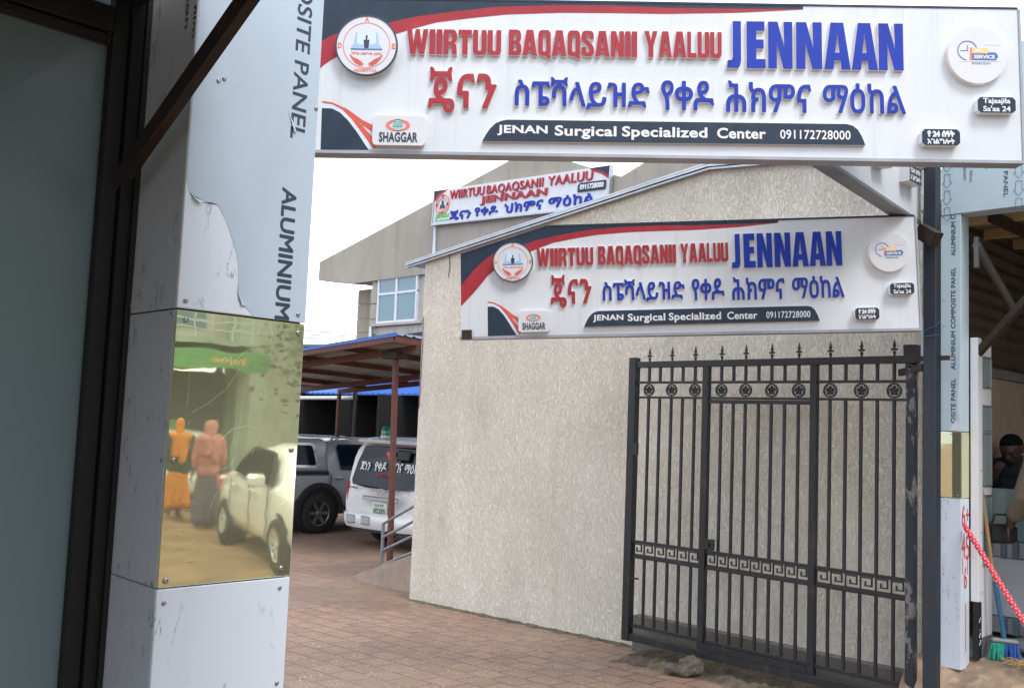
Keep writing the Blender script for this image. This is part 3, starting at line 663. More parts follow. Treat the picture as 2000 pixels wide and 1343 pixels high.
    MB(M).ring2(cx, cz, 45.5*u, 46.7*u, f-.001, f).build('print_ring', 'rose', rd)
    for t, dx, dz, wd in (('D', -53, -1, 8), ('E', 54, -1, 7.5), ('A', 0, 53.5, 9)):
        MB(M).text(t, cx+(dx-wd/2)*u, cx+(dx+wd/2)*u, cz+(dz-5.5)*u, cz+(dz+5.5)*u, f, .001, .03).build('print_lettering', 'rose', rd)
    MB(M).text('HOSPITAL', cx-23*u, cx+23*u, cz-54.5*u, cz-47.5*u, f, .001, .03).build('print_lettering', 'rose', rd)
    MB(M).text('We serve you', cx-30*u, cx+30*u, cz-21*u, cz-13*u, f, .001, .03).build('print_lettering', 'rose', rd)
    m = MB(M)
    for sgn in (-1, 1):
        m.prism([(cx+sgn*x*u, cz+z*u) for x, z in ((2, -2), (19, 1), (21, 25), (12, 28), (2, 24))], f-.0008, f, 0)
    m.build('print_book_page', 'pale', rd)
    m = MB(M); m.prism([(cx+x*u, cz+z*u) for x, z in ((-32, -7), (32, -7), (25, 3), (21, 26), (18, 26), (20, 4), (2, 0), (-2, 0), (-20, 4), (-18, 26), (-21, 26), (-25, 3))], f-.0012, f); m.build('print_book', 'skyb', rd)
    m = MB(M); m.box(cx-31*u, cx+31*u, f-.0016, f, cz-9*u, cz-7*u); m.build('print_line', 'midblue', rd)
    m = MB(M); m.prism([(cx+x*u, cz+z*u) for x, z in ((-4, -6), (4, -6), (6, 11), (-6, 11))], f-.0022, f); m.prism([(cx+x*u, cz+z*u) for x, z in ((-1, 11.2), (1, 11.2), (2, 20), (-2, 20))], f-.0022, f); m.build('print_cup', 'ink', rd)
    m = MB(M)
    for sgn in (-1, 1):
        for pts in (((5, -41), (12, -42), (22, -36), (29, -27), (33, -19), (30, -20), (24, -28), (15, -33)), ((4, -38), (9, -34), (17, -28), (26, -24), (22, -28), (14, -35))):
            m.prism([(cx+sgn*x*u, cz+z*u) for x, z in pts], f-.0012-.0004*(sgn > 0)-(.0003 if len(pts) < 7 else 0), f)
    m.build('print_hands', 'orange', rd)
    # service roundel
    cx, cz = q(1907, 117); sr = MB(M).disc(cx, cz, rr*.965, -.036, .001, 56, 0, 1).build('service_roundel', ['creamw', 'signside'], s)
    f = -.0365; u = rr/61.
    m = MB(M); m.ring2(cx-20*u, cz+8*u, 18.4*u, 20.2*u, f-.001, f, R(15), R(262)); m.build('print_clock', 'midblue', sr)
    m = MB(M); m.box(cx-34*u, cx-19*u, f-.001, f, cz+7*u, cz+8.2*u); m.box(cx-20.2*u, cx-19*u, f-.0012, f, cz+8.3*u, cz+19*u); m.build('print_clock_hands', 'inkblue', sr)
    m = MB(M); m.prism([(cx+x*u, cz+z*u) for x, z in ((-16, -11), (-11, -11), (-11, 14), (-14, 14))], f-.0012, f); m.build('print_red_flag', 'rose', sr)
    m = MB(M); m.prism([(cx+x*u, cz+z*u) for x, z in ((-10.8, 2.3), (20, 2.3), (23, 8), (20, 14), (-10.8, 14))], f-.0012, f); m.build('print_yellow_flag', 'yellow', sr)
    m = MB(M); m.prism([(cx+x*u, cz+z*u) for x, z in ((-10.8, -11), (36, -11), (41, -3), (36, 4.6), (22, 4.6), (19, 2), (-10.8, 2))], f-.0012, f); m.build('print_blue_flag', 'midblue', sr)
    MB(M).text('SERVICE', cx-8*u, cx+34*u, cz-8.5*u, cz-.5*u, f-.0012, .001, .035).build('print_lettering', 'white', sr)
    MB(M).text('24/H', cx-7*u, cx+10*u, cz+4.5*u, cz+12*u, f-.0012, .001, .03).build('print_lettering', 'white', sr)
    MB(M).text('EVERYDAY', cx-11*u, cx+26*u, cz-20*u, cz-16*u, f, .001, .0, sp=1.2).build('print_lettering', 'inkblue', sr)
    m = MB(M); m.box(cx+15*u, cx+45*u, f-.001, f, cz+20*u, cz+20.5*u); m.box(cx-35*u, cx+45*u, f-.001, f, cz-14*u, cz-13.5*u); m.build('print_rule', 'pale', sr)
    return s

Mbig = frame((-1.105, 5.15, 3.278), (1, 0, 0), R(1.45))
big = clinic_sign(Mbig, 3.90, .868, (-1.105, 5.15, 3.25), 0, 'large white clinic signboard across the top of the entrance, with raised red and blue lettering', .25, None)
m = MB(I4); m.box(-1.29, -1.21, 5.28, 5.36, -.05, 4.2); m.build('support_post', 'pole', big)
m = MB(Mbig); m.box(-.24, 3.88, .101, .15, .10, .15); m.box(-.24, 3.88, .101, .15, .72, .77); m.build('support_rail', 'grey', big)

_r = (2.6905, 6.219, 2.562); _az = R(84.8); _d = Vector((-math.sin(_az), math.cos(_az), 0))
_l = Vector(_r)+_d*2.87
Mmid = frame((_l.x, _l.y, 2.548-2.87*math.tan(R(2.9))), -_d, R(2.9))
mid = clinic_sign(Mmid, 2.872, .748, (_l.x, _l.y, 2.45), _az-PI/2 if False else math.atan2(-_d.y, -_d.x), 'smaller white clinic signboard above the gate, its left top corner cut along the roof slope', .185, (.42, .565))
_lw = Mmid @ Vector((-.10, .10, .06)); _lw2 = Mmid @ Vector((-.10, .10, .50))
m = MB(I4)
for q_ in (Mmid @ Vector((-.10, .095, .12)), Mmid @ Vector((-.10, .095, .40)), Mmid @ Vector((2.2, .095, .30)), Mmid @ Vector((2.2, .095, .55))):
    k = 6.945*math.sqrt(2)-(q_.x+q_.y); m.bar(q_, q_+Vector((k/2, k/2, .085*k)), .05, .05)
m.build('support_arm', 'rust', mid)
m = MB(Mmid); m.box(-.18, -.11, -.012, -.001, -.02, .045); m.build('corner_clip', 'rust', mid)

# ---------------- fragment of an older signboard running back to the pole
os_ = thing('old_sign', 'plain white signboard end with small dark hours plates, ending at the dark pole', 'sign', W(6.4, 2.56, 3.3), GB)
m = MB(); m.hexa([(a, b, z) for z in (0, 1) for b in (2.56, 2.66) for a in (5.02, 6.47)], 0)
m.v = []; m.f = []; m.mi = []; m.sm = []
m.hexa([(5.02, 2.56, 3.43), (6.47, 2.56, 3.305), (5.02, 2.66, 3.43), (6.47, 2.66, 3.305), (5.02, 2.56, 4.25), (6.47, 2.56, 4.25), (5.02, 2.66, 4.25), (6.47, 2.66, 4.25)])
m.build('board', 'signwhite', os_)
m = MB(); m.bar((5.02, 2.61, 3.419), (6.47, 2.61, 3.294), .11, .02); m.build('edge_frame', 'grey', os_)
Fo = fb(0, 2.56)
for x0, x1, z0, z1 in ((6.11, 6.30, 3.50, 3.61), (6.36, 6.46, 3.65, 3.76), (5.68, 5.83, 3.52, 3.60)):
    hp = MB(Fo).prism([(x0, z0), (x1, z0), (x1, z1), (x0, z1)], -.07, 0, 0, 1).build('hours_plate', ['navy', 'white'], os_)
    MB(Fo).text('የ24 ሰዓት', x0+.015, x1-.015, z0+(z1-z0)*.55, z1-(z1-z0)*.12, -.07, .002, heavy=.03).build('lettering', 'white', hp)
    MB(Fo).text('አገልግሎት', x0+.015, x1-.015, z0+(z1-z0)*.12, z0+(z1-z0)*.46, -.07, .002, heavy=.03).build('lettering', 'white', hp)

# ================================================================== GABLE BUILDING WITH ROUGHCAST WALL
WA = 6.95
gb_ = thing('gable_building', 'beige roughcast gable wall with pale metal roof flashing, behind the black gate', 'building', W(WA, 5.6, 0), GA)
Fw = fa(0, 0)                      # x = -b, y = a
prof = [(-8.42, -.45), (-2.735, -.45), (-2.735, 3.85), (-3.45, 4.02), (-4.55, 4.10), (-5.02, 4.05), (-8.42, 3.635)]
MB(Fw).prism(prof, WA, 9.3).build('wall', 'roughcast', gb_)
m = MB(Fw)
def fl(p0, p1, dz, y0, h, th): m.bar((p0[0], y0, p0[1]+dz), (p1[0], y0, p1[1]+dz), th, h)
vg = [(-8.70, 3.60), (-5.04, 4.045), (-4.56, 4.098), (-3.80, 4.03), (-2.735, 3.84)]
for p0, p1 in zip(vg, vg[1:]):
    fl(p0, p1, .0, WA-.035, .016, .04); fl(p0, p1, .023, WA-.05, .018, .05); fl(p0, p1, .046, WA-.04, .016, .06)
m.build('roof_flashing', 'alu', gb_)
m = MB(Fw)
for p0, p1 in zip(vg, vg[1:]): m.bar((p0[0], 8.1, p0[1]+.03), (p1[0], 8.1, p1[1]+.03), 2.36, .02)
m.build('roof', 'alu', gb_)
m = MB(); m.box(6.84, 6.949, 2.735, 5.20, -.3, .182); m.build('plinth', 'plinth', gb_)
m = MB(Fw); m.tube([(-8.405, WA-.006, 1.95), (-8.40, WA-.006, 2.35), (-8.395, WA-.006, 2.72), (-8.41, WA-.006, 3.0)], .004, 5); m.tube([(-8.0, WA-.006, 3.69), (-7.98, WA-.006, 3.55), (-8.0, WA-.006, 3.43)], .004, 5); m.build('cable', 'cable', gb_)
# soil spill at the foot of the wall
def blob(name, pts, mat, amp, seed, label, cat, kind=None):
    pass
m = MB(I4); random.seed(3)
for i in range(70):
    t = random.random(); b = 5.15-t*2.4+random.gauss(0, .03); a = 6.55+random.gauss(0, .10); r = random.uniform(.01, .04)*(1 if random.random() < .8 else 1.6)
    p = W(a, b, gab(a, b)+r*.1-.01); n0 = len(m.v); m.ell(p, r*random.uniform(.9, 1.6), r*random.uniform(.8, 1.3), r*.5, 6, 4)
    for q in range(n0, len(m.v)): m.v[q] += Vector((random.gauss(0, r*.15), random.gauss(0, r*.15), random.gauss(0, r*.1)))
rows = []
for i in range(61):
    b = 5.02-2.52*i/60; g = lambda k: random.gauss(0, k)
    rows.append([W(6.36+g(.03), b, gab(6.36, b)-.004), W(6.45+g(.02), b, gab(6.45, b)+.012+g(.008)), W(6.55+g(.02), b, gab(6.55, b)+.03+g(.012)), W(6.68+g(.02), b, gab(6.68, b)+.045+g(.015)), W(6.845, b, gab(6.84, b)+.05+g(.015))])
for i in range(60):
    for k in range(4): m.add([rows[i][k], rows[i][k+1], rows[i+1][k+1], rows[i+1][k]], [(0, 1, 2, 3)], 0, True)
prev = None
for i in range(90):
    b = 5.02+3.4*i/89; wd = max(.012, .035+.03*math.sin(i*.7)+random.gauss(0, .018)); row = [W(6.95-wd, b, gab(6.95-wd, b)+.001), W(6.95-wd*.5, b, gab(6.95, b)+.008), W(6.955, b, gab(6.95, b)+.02+random.random()*.012)]
    if prev: 
        for k in range(2): m.add([prev[k], prev[k+1], row[k+1], row[k]], [(0, 1, 2, 3)], 0, True)
    prev = row
tag(m.build('soil', 'mud', pivot=W(6.6, 4, -.1), rotz=GA), kind='stuff')

# ================================================================== GATE LEAF
GTA = 6.55
gate = thing('iron_gate', 'charcoal iron gate leaf with spear finials, rosettes and a Greek key band', 'gate', W(GTA, 3.84, .03), GA)
def gbox(b0, b1, z0, z1, t=.03, mb=None):
    m = mb or MB(); m.bbox(GTA-t/2, GTA+t/2, min(b0, b1), max(b0, b1), z0, z1, .002); return m
gbox(5.000, 5.072, .035, 2.424, .07).build('frame_post', 'gate', gate)
gbox(2.618, 2.678, .045, 2.30, .06).build('frame_post', 'gatepeel', gate)
m = MB(); m.box(GTA-.045, GTA+.045, 2.605, 2.690, 2.335, 2.46); m.lathe(W(0, 0, 0)*0+Vector((GTA, 2.648, 0)), [(.034, 2.30), (.044, 2.31), (.044, 2.332), (.03, 2.336)], 'z', 14); m.build('hinge_cap', 'gate', gate)
gbox(4.272, 4.328, .10, 2.335, .05).build('frame_stile', 'gate', gate)
gbox(3.338, 3.390, .10, 2.345, .05).build('frame_stile', 'gate', gate)
gbox(2.690, 4.999, 2.335, 2.388, .05).build('top_rail', 'gate', gate)
segs = ((4.999, 4.329), (4.271, 3.391), (3.337, 2.679))
for b1, b0 in segs:
    for z0, z1 in ((2.200, 2.220), (2.074, 2.092), (.849, .874), (.724, .750), (.152, .180)): gbox(b0, b1, z0, z1, .028).build('rail', 'gate', gate)
gbox(3.391, 4.271, 2.040, 2.070, .034).build('door_head', 'gate', gate)
gbox(2.679, 4.999, .038, .098, .055).build('bottom_beam', 'gate', gate)
gbox(3.391, 4.271, .100, .150, .055).build('threshold', 'gate', gate)
full = [4.876, 4.644, 4.413, 4.162, 3.943, 3.717, 3.492, 3.242, 3.007, 2.770]
half = [4.762, 4.532, 4.051, 3.828, 3.606, 3.123, 2.890]
for b in full+half:
    m = MB(); h = .0098
    m.box(GTA-h, GTA+h, b-h, b+h, .181, .723); m.box(GTA-h, GTA+h, b-h, b+h, .875, 2.0395 if 3.39 < b < 4.27 else 2.0735); m.box(GTA-h, GTA+h, b-h, b+h, 2.221, 2.3345); m.build('bar', 'gate', gate)
def finial(b):
    m = MB(fa(GTA, b, 2.3885)); m.box(-.006, .006, -.006, .006, 0, .022)
    m.lathe((0, 0, 0), [(.010, .018), (.014, .024), (.010, .031), (.006, .036)], 'z', 8)
    def leaf(pts): m.prism(pts, -.005, .005)
    leaf([(0, .118), (-.0065, .088), (-.013, .070), (-.0055, .062), (-.004, .034), (.004, .034), (.0055, .062), (.013, .070), (.0065, .088)])
    leaf([(-.0045, .044), (-.016, .038), (-.026, .046), (-.020, .052), (-.0045, .060)]); leaf([(.0045, .060), (.020, .052), (.026, .046), (.016, .038), (.0045, .044)])
    m.build('finial', 'gate', gate)
for b in full: finial(b)
def rosette(b):
    F = fa(GTA, b, 2.146); m = MB(F)
    n = 24
    for i in range(n):
        a0, a1 = 2*PI*i/n, 2*PI*(i+1)/n
        m.hexa([(r*math.cos(a), y, r*math.sin(a)) for a in (a0, a1) for y in (-.008, .008) for r in (.043, .053)])
    for k in range(5):
        a = PI/2+2*PI*k/5; m.ell((.023*math.cos(a), 0, .023*math.sin(a)), .0145, .008, .0145, 10, 6)
        m.ell((.038*math.cos(a+PI/5), 0, .038*math.sin(a+PI/5)), .006, .006, .006, 6, 5)
    m.ell((0, 0, 0), .010, .012, .010, 8, 6); m.build('rosette', 'gate', gate)
for b in full: rosette(b)
def key_panel(b1, b0, n):
    m = MB(fa(GTA, b1, 0)); wd = b1-b0; u = wd/n; z0, z1 = .752, .847; t = .0085
    def st(xa, xb, za, zb): m.box(min(xa, xb)-t/2, max(xa, xb)+t/2, -.006, .006, min(za, zb)-t/2, max(za, zb)+t/2)
    for i in range(n):
        x = i*u; h = z1-z0
        st(x+u*.06, x+u*.06, z0+h*.05, z1-h*.05); st(x+u*.06, x+u*.80, z1-h*.06, z1-h*.06)
        st(x+u*.80, x+u*.80, z0+h*.36, z1-h*.06); st(x+u*.38, x+u*.80, z0+h*.36, z0+h*.36); st(x+u*.38, x+u*.38, z0+h*.36, z0+h*.62)
        st(x+u*.06, x+u*1.0, z0+h*.05, z0+h*.05)
    m.build('key_panel', 'gate', gate)
key_panel(4.999, 4.329, 6); key_panel(4.271, 3.391, 9); key_panel(3.337, 2.679, 6)
m = MB(); m.bbox(GTA-.045, GTA-.026, 4.176, 4.270, .882, .968, .003); m.box(GTA-.06, GTA-.046, 4.215, 4.235, .91, .94); m.build('lock_box', 'gate', gate)
m = MB(); m.box(GTA-.04, GTA-.01, 4.962, 4.999, 1.59, 1.695); m.box(GTA-.03, GTA-.015, 4.92, 4.999, .552, .566); m.build('latch', 'gate', gate)
# hinge arm to the pole
hb = thing('gate_bracket', 'rusty horizontal bracket holding the gate top to the dark pole', 'bracket', W(6.5, 2.55, 2.3), GA)
m = MB(); m.bar((6.62, 2.76, 2.275), (6.45, 2.53, 2.30), .03, .045); m.build('arm', 'rust', hb)
m = MB(); m.bar((6.47, 2.60, 2.36), (6.47, 2.37, 2.36), .03, .03); m.build('tie_bar', 'rust', hb)
# the stone under it
m = MB(I4); random.seed(11); c0 = W(6.40, 4.33, gab(6.4, 4.33)+.045)
for dx, dy, dz, rx, ry, rz in ((.05, 0, .05, .14, .11, .085), (-.12, .0, 0, .12, .09, .055), (-.02, -.02, .0, .15, .10, .06), (.08, -.02, .03, .10, .09, .08)): m.ell(c0+Vector((dx, dy, dz))*.72, rx*.72, ry*.72, rz*.8, 20, 12)
st = m.build('stone', 'stone', pivot=c0, rotz=.3); tag(st, 'brown rough stone wedged under the bottom of the gate', 'stone')
rm = st.modifiers.new('r', 'REMESH'); rm.mode = 'VOXEL'; rm.voxel_size = .009
tx = bpy.data.textures.new('stone', 'CLOUDS'); tx.noise_scale = .06; dm = st.modifiers.new('d', 'DISPLACE'); dm.texture = tx; dm.strength = .05; dm.mid_level = .5

# ================================================================== DARK POLE, SIGN BRACKET
po = thing('steel_pole', 'tall blue grey square steel pole at the right end of the gate', 'pole', W(6.45, 2.47, 0), GA)
m = MB(); m.bbox(6.40, 6.485, 2.430, 2.515, -.25, 4.7, .006); m.build('post', 'pole', po)
m = MB(); m.bar((6.39, 2.53, 3.22), (6.33, 2.40, 3.13), .07, .10); m.build('sign_bracket', 'rust', po)
m = MB(); m.tube([(6.392, 2.51, 2.52), (6.39, 2.48, 2.55), (6.39, 2.44, 2.56), (6.40, 2.40, 2.60)], .003, 5); m.tube([(6.392, 2.51, 2.50), (6.39, 2.47, 2.50), (6.40, 2.41, 2.51)], .003, 5); m.build('wire', 'bluepl', po)
m = MB(); m.box(6.49, 6.53, 2.52, 2.565, 2.33, 2.64); m.build('packing_strip', 'signwhite', po)

# ================================================================== RIGHT CLAD PILLAR AND HEADER
PR = 6.70
rp = thing('clad_pillar', 'slim pale blue film covered pillar with printed lettering and a brass band, right of the pole', 'pillar', W(PR, 2.45, .3), GA)
Fr = fa(PR, 0); Fq = fb(0, 2.378)
def rpan(name, z0, z1, mat, extra=0):
    m = MB(); m.bbox(PR-extra, PR+.15, 2.378-extra, 2.512, z0, z1, .003); return m.build(name, mat, rp)
rpan('lower_panel', .305, 1.428, 'marble'); rpan('brass_band', 1.432, 1.876, 'brass', .002); rpan('upper_panel', 1.879, 3.372, 'film2')
m = MB(Fr); m.prism([(-2.4, 1.88), (-2.378, 1.88), (-2.378, 2.45), (-2.385, 2.42), (-2.40, 2.1)], -.0015, -.0002); m.prism([(-2.455, 1.882), (-2.40, 1.884), (-2.385, 2.02), (-2.41, 1.96)], -.0015, -.0002); m.build('torn_film', 'marble', rp)
vtext(Fr, 'ALUMINIUM COMPOSITE PANEL', -2.444, -2.413, 3.005, 2.300, -.0005, 'ink', rp, heavy=.025, down=False)
vtext(Fr, 'ALUMINIUM C', -2.444, -2.413, 3.369, 3.085, -.0005, 'ink', rp, heavy=.025, down=False)
vtext(Fr, 'OSITE PANEL', -2.444, -2.413, 2.238, 1.935, -.0005, 'ink', rp, heavy=.025, down=False)
for x, z in ((-2.44, 1.86), (-2.40, 1.45), (-2.49, 1.16), (-2.49, .92), (-2.49, 2.78), (-2.49, 2.60)): screw(rp, Fr @ Matrix.Translation((0, -.002, 0)), x, z, .005)
# hand painted red figures
m = MB(Fq); y = -.0022
def stroke(pts, w=.010): m.tube([(x, y, z) for x, z in pts], [w*.45]*len(pts), 6)
for tx_, x0, x1, z0, z1 in (('6', 6.712, 6.77, 1.245, 1.385), ('+', 6.79, 6.84, 1.28, 1.36), ('4', 6.712, 6.77, 1.035, 1.20), ('5', 6.785, 6.845, 1.02, 1.18), ('6', 6.75, 6.80, .83, .975)):
    m.text(tx_, x0, x1, z0, z1, -.0016, .001, .0)
m.box(6.787, 6.792, -.0026, -.0016, 1.22, 1.28); m.box(6.722, 6.728, -.0026, -.0016, .93, 1.035); m.box(6.81, 6.815, -.0026, -.0016, .92, 1.02); m.box(6.775, 6.781, -.0026, -.0016, .42, .73)
m.build('painted_figures', 'paintred', rp)
hd = thing('clad_header', 'pale blue film covered beam over the shop opening, printed with arrows and lettering', 'beam', W(PR, 1.5, 3.37), GA)
m = MB(); m.bbox(PR-.003, PR+.16, -1.6, 2.508, 3.376, 4.5, .003); m.build('cladding', 'film2', hd)
vtext(Fr, 'COMPOSITE PANEL', -2.103, -2.074, 3.98, 3.447, -.0035, 'ink', hd, heavy=.025)
vtext(Fr, 'protection film', -2.325, -2.300, 3.93, 3.585, -.0035, 'ink', hd); vtext(Fr, 'before installation', -2.36, -2.335, 4.02, 3.605, -.0035, 'ink', hd)
vtext(Fr, 'separate', -2.222, -2.20, 3.82, 3.66, -.0035, 'ink', hd)
m = MB(Fr)
def arrow(xc, zt, zb):
    w_, wh, t = .019, .032, .0025; zh = zb+.04
    pts = [(xc-w_, zt), (xc+w_, zt), (xc+w_, zh), (xc+wh, zh), (xc, zb), (xc-wh, zh), (xc-w_, zh)]
    for p, q_ in zip(pts, pts[1:]+pts[:1]): m.bar((p[0], -.004, p[1]), (q_[0], -.004, q_[1]), .0012, .0035, up=(0, 1, 0))
for k in range(5):
    arrow(-2.468, 3.90-k*.118, 3.80-k*.118); arrow(-2.008, 3.90-k*.118, 3.80-k*.118)
m.build('printed_arrows', 'inkblue', hd)

# ================================================================== SHOP BEHIND THE HEADER
FL = .36
tag(MB().box(6.95, 9.6, -1.6, 2.72, FL-.1, FL).build('shop_floor', 'tile', pivot=W(8, 1, FL), rotz=GA), kind='structure')
m = MB(I4); random.seed(5)
n = 40
rows = []
for i in range(n+1):
    b = 2.70-4.3*i/n; j = lambda s: random.gauss(0, s)
    rows.append([W(6.42+j(.02), b, -.3), W(6.44+j(.02), b, .05+j(.03)), W(6.52+j(.03), b, .13+j(.03)), W(6.60+j(.02), b, .24+j(.02)), W(6.72+j(.015), b, .30+j(.015)), W(6.86+j(.01), b, .335+j(.01)), W(6.97, b, FL+.003)])
for i in range(n):
    for k in range(6): m.add([rows[i][k], rows[i][k+1], rows[i+1][k+1], rows[i+1][k]], [(0, 1, 2, 3)], 0)
for i in range(60):
    b = random.uniform(-1, 2.55); t = random.random(); a = 6.44+.42*t; r = random.uniform(.012, .05)
    m.ell(W(a, b, .06+.27*t+r*.2), r*1.3, r, r*.7, 7, 5)
tag(m.build('kerb', 'rubble', pivot=W(6.6, 1, 0), rotz=GA), kind='structure')
shop = thing('shop', 'open fronted shop with dark corrugated side wall and yellowed sheet roof, right edge', 'shop', W(8.2, 1, FL), GA)
m = MB(); zz = FL
prof = []
for i in range(60):
    z = FL+i*.055; prof.append((z, .016 if i % 2 else -.016))
for (z0, d0), (z1, d1) in zip(prof, prof[1:]): m.add([(6.98, 2.66+d0, z0), (9.6, 2.66+d0, z0), (9.6, 2.66+d1, z1), (6.98, 2.66+d1, z1)], [(0, 1, 2, 3)])
m.build('corrugated_wall', 'corr', shop)
m = MB(); m.box(9.6, 9.64, -1.6, 2.7, FL, 3.6); m.build('back_wall', 'beige', shop)
m = MB(); m.box(6.9, 9.6, -1.64, -1.6, FL, 3.6); m.build('end_wall', 'beige', shop)
m = MB(); m.hexa([(6.87, -1.6, 3.46), (9.7, -1.6, 3.60), (6.87, 2.72, 3.46), (9.7, 2.72, 3.60), (6.87, -1.6, 3.48), (9.7, -1.6, 3.62), (6.87, 2.72, 3.48), (9.7, 2.72, 3.62)]); m.build('roof_sheet', 'shoproof', shop)
for a, z in ((7.2, 3.40), (7.9, 3.43), (8.6, 3.465)): MB().box(a, a+.06, -1.6, 2.63, z, z+.075).build('roof_batten', 'timber', shop)
for b in (2.2, 1.4): MB().hexa([(6.9, b, 3.34), (9.6, b, 3.39), (6.9, b+.07, 3.34), (9.6, b+.07, 3.39), (6.9, b, 3.399), (9.6, b, 3.449), (6.9, b+.07, 3.399), (9.6, b+.07, 3.449)]).build('rafter', 'rust', shop)
MB().box(9.56, 9.598, 2.2, 2.6, 1.5, 2.25).build('cupboard', 'cupboard', shop)
MB().box(7.75, 9.58, 2.585, 2.635, FL, 2.32).build('beige_panel', 'beige', shop)
MB().box(7.75, 9.58, 2.575, 2.640, 2.325, 2.40).build('panel_head', 'grey', shop)
m = MB(); m.bar((6.90, 2.34, 2.42), (6.62, 1.70, 3.02), .045, .045); tag(m.build('steel_brace', 'rust', pivot=W(6.9, 2.34, 2.42), rotz=GA), 'thin brown steel strut rising right across the shop opening', 'brace')
aw = thing('awning_roller', 'grey roller tube with bracket fixed inside the shop opening', 'awning roller', W(6.9, 2.33, 3.2), GA)
MB().tube([(6.90, 2.345, 3.19), (7.9, 2.42, 2.87)], .030, 12).build('tube', 'grey', aw)
m = MB(); m.bbox(6.87, 6.91, 2.325, 2.355, 3.02, 3.24, .004); m.build('bracket', 'grey', aw)
# white door leaf with small panes
dr = thing('shop_door', 'tall white plastic door leaf with narrow glass panes, beside the shop opening', 'door', W(6.85, 2.33, FL), GB)
m = MB(); m.bbox(6.856, 6.93, 2.322, 2.372, .74, 2.53, .003); m.build('jamb', 'white', dr)
m = MB(); m.bbox(6.858, 6.925, 2.3235, 2.36, FL+.005, .735, .003); m.build('dark_plinth', 'black', dr)
m = MB(fb(0, 2.3235)); 
for k, (x, z) in enumerate(((6.885, .62), (6.892, .57), (6.885, .52), (6.897, .50), (6.89, .47))): m.bar((x-.012, -.001, z-.015), (x+.012, -.001, z+.015*(-1)**k), .002, .004, up=(0, 1, 0))
m.build('chalk_marks', 'white', dr)
m = MB(); m.bbox(6.935, 7.165, 2.335, 2.375, FL+.13, 2.50, .003); m.build('leaf', 'white', dr)
MB().box(6.936, 7.164, 2.333, 2.376, FL+.004, FL+.126).build('skirting', 'grey', dr)
for z0, z1 in ((2.20, 2.40), (1.90, 2.06), (1.52, 1.87), (.98, 1.44)):
    wnd = MB(fb(0, 2.334)).ring2(0, 0, 0, 0, 0, 0, n=6) if False else MB(fb(0, 2.334))
    x0, x1 = 6.985, 7.145; t = .012
    for q_ in ((x0-t, x1+t, z1, z1+t), (x0-t, x1+t, z0-t, z0), (x0-t, x0, z0, z1), (x1, x1+t, z0, z1)): wnd.box(q_[0], q_[1], -.006, .0, q_[2], q_[3])
    o = wnd.build('window', 'alu', dr)
    MB(fb(0, 2.334)).box(x0, x1, -.002, -.0005, z0, z1).build('pane', 'clearglass', o)
for z in (1.62, 1.2, .8): screw(dr, fb(0, 2.322), 6.915, z, .006)
# display counter on castors
ct = thing('display_counter', 'white shop counter with blue strips and glass display top, behind the red strap', 'counter', W(7.5, 2.2, FL), GA)
MB().bbox(7.55, 7.80, 1.3, 2.48, .56, .98, .006).build('body', 'counter', ct)
for z0, z1 in ((.985, 1.10), (.44, .55)):
    m = MB()
    for i in range(14): m.box(7.535, 7.549, 1.32+i*.08, 1.36+i*.08, z0, z1)
    m.build('blue_strips', 'counterblue', ct)
MB().bbox(7.55, 7.80, 1.3, 2.48, .985, 1.10, .004).build('upper_band', 'alu', ct)
MB().bbox(7.55, 7.80, 1.3, 2.48, .44, .555, .004).build('base_band', 'alu', ct)
MB().bbox(7.56, 7.79, 1.3, 2.47, 1.105, 1.48, .004).build('glass_case', 'clearglass', ct)
for b in (2.40, 1.45): MB().lathe(Vector((7.60, b, .405)), [(.01, -.02), (.042, -.02), (.045, 0), (.042, .02), (.01, .02)], 'y', 14).build('castor', 'tyre', ct)
ob = MB(); ob.ell((7.68, 2.18, 1.51), .08, .07, .03, 12, 8); ob.ell((7.67, 2.10, 1.505), .08, .06, .025, 12, 8)
tag(ob.build('bread', 'orangecl', pivot=W(7.5, 2.2, 1.5)), 'orange loaf lying on the glass display case', 'bread')
sk = MB(); sk.ell((7.38, 2.14, FL+.05), .13, .16, .06, 16, 10); sk.ell((7.42, 2.04, FL+.06), .11, .14, .07, 16, 10)
tag(sk.build('sack', 'sack', pivot=W(7.12, 2.1, FL)), 'flat grey sack lying on the shop floor under the counter', 'sack')
bm = thing('broom', 'upright broom with wooden and blue handle and green and blue bristles', 'broom', W(6.95, 2.23, FL), GA)
MB(I4).tube([(3.285, 6.60, 1.49), (3.335, 6.57, 1.0), (3.352, 6.55, .86)], .0135, 10).build('handle', 'wood', bm)
MB(I4).tube([(3.350, 6.551, .875), (3.395, 6.52, .50)], .0165, 10).build('tube', 'bluepl', bm)
_b = Vector((3.395, 6.51, 0)); 
m = MB(Matrix.Translation(_b) @ Matrix.Rotation(R(-25), 4, 'Z')); m.bbox(-.085, .085, -.035, .035, .475, .505, .01); m.build('head', 'grey', bm)
m = MB(Matrix.Translation(_b) @ Matrix.Rotation(R(-25), 4, 'Z')); g2 = MB(m.M)
for i in range(150):
    x = random.uniform(-.08, .08); y = random.uniform(-.032, .032); q_ = m if x < .0 else g2
    q_.tube([(x, y, .476), (x*1.15+random.gauss(0, .006), y*1.5+random.gauss(0, .006), FL+.008)], [.007, .004], 5)
m.build('green_bristles', 'bristleg', bm); g2.build('blue_bristles', 'bristleb', bm)
stp = thing('strap', 'red dotted strap stretched down to the right in front of the shop', 'strap', W(6.72, 2.33, 1.24), 0)
p0, p1 = W(6.70, 2.352, 1.25), W(6.28, 1.70, .50)
MB(I4).tube([p0, p0.lerp(p1, .5)-Vector((0, 0, .01)), p1], .017, 12).build('cord', 'strap', stp)
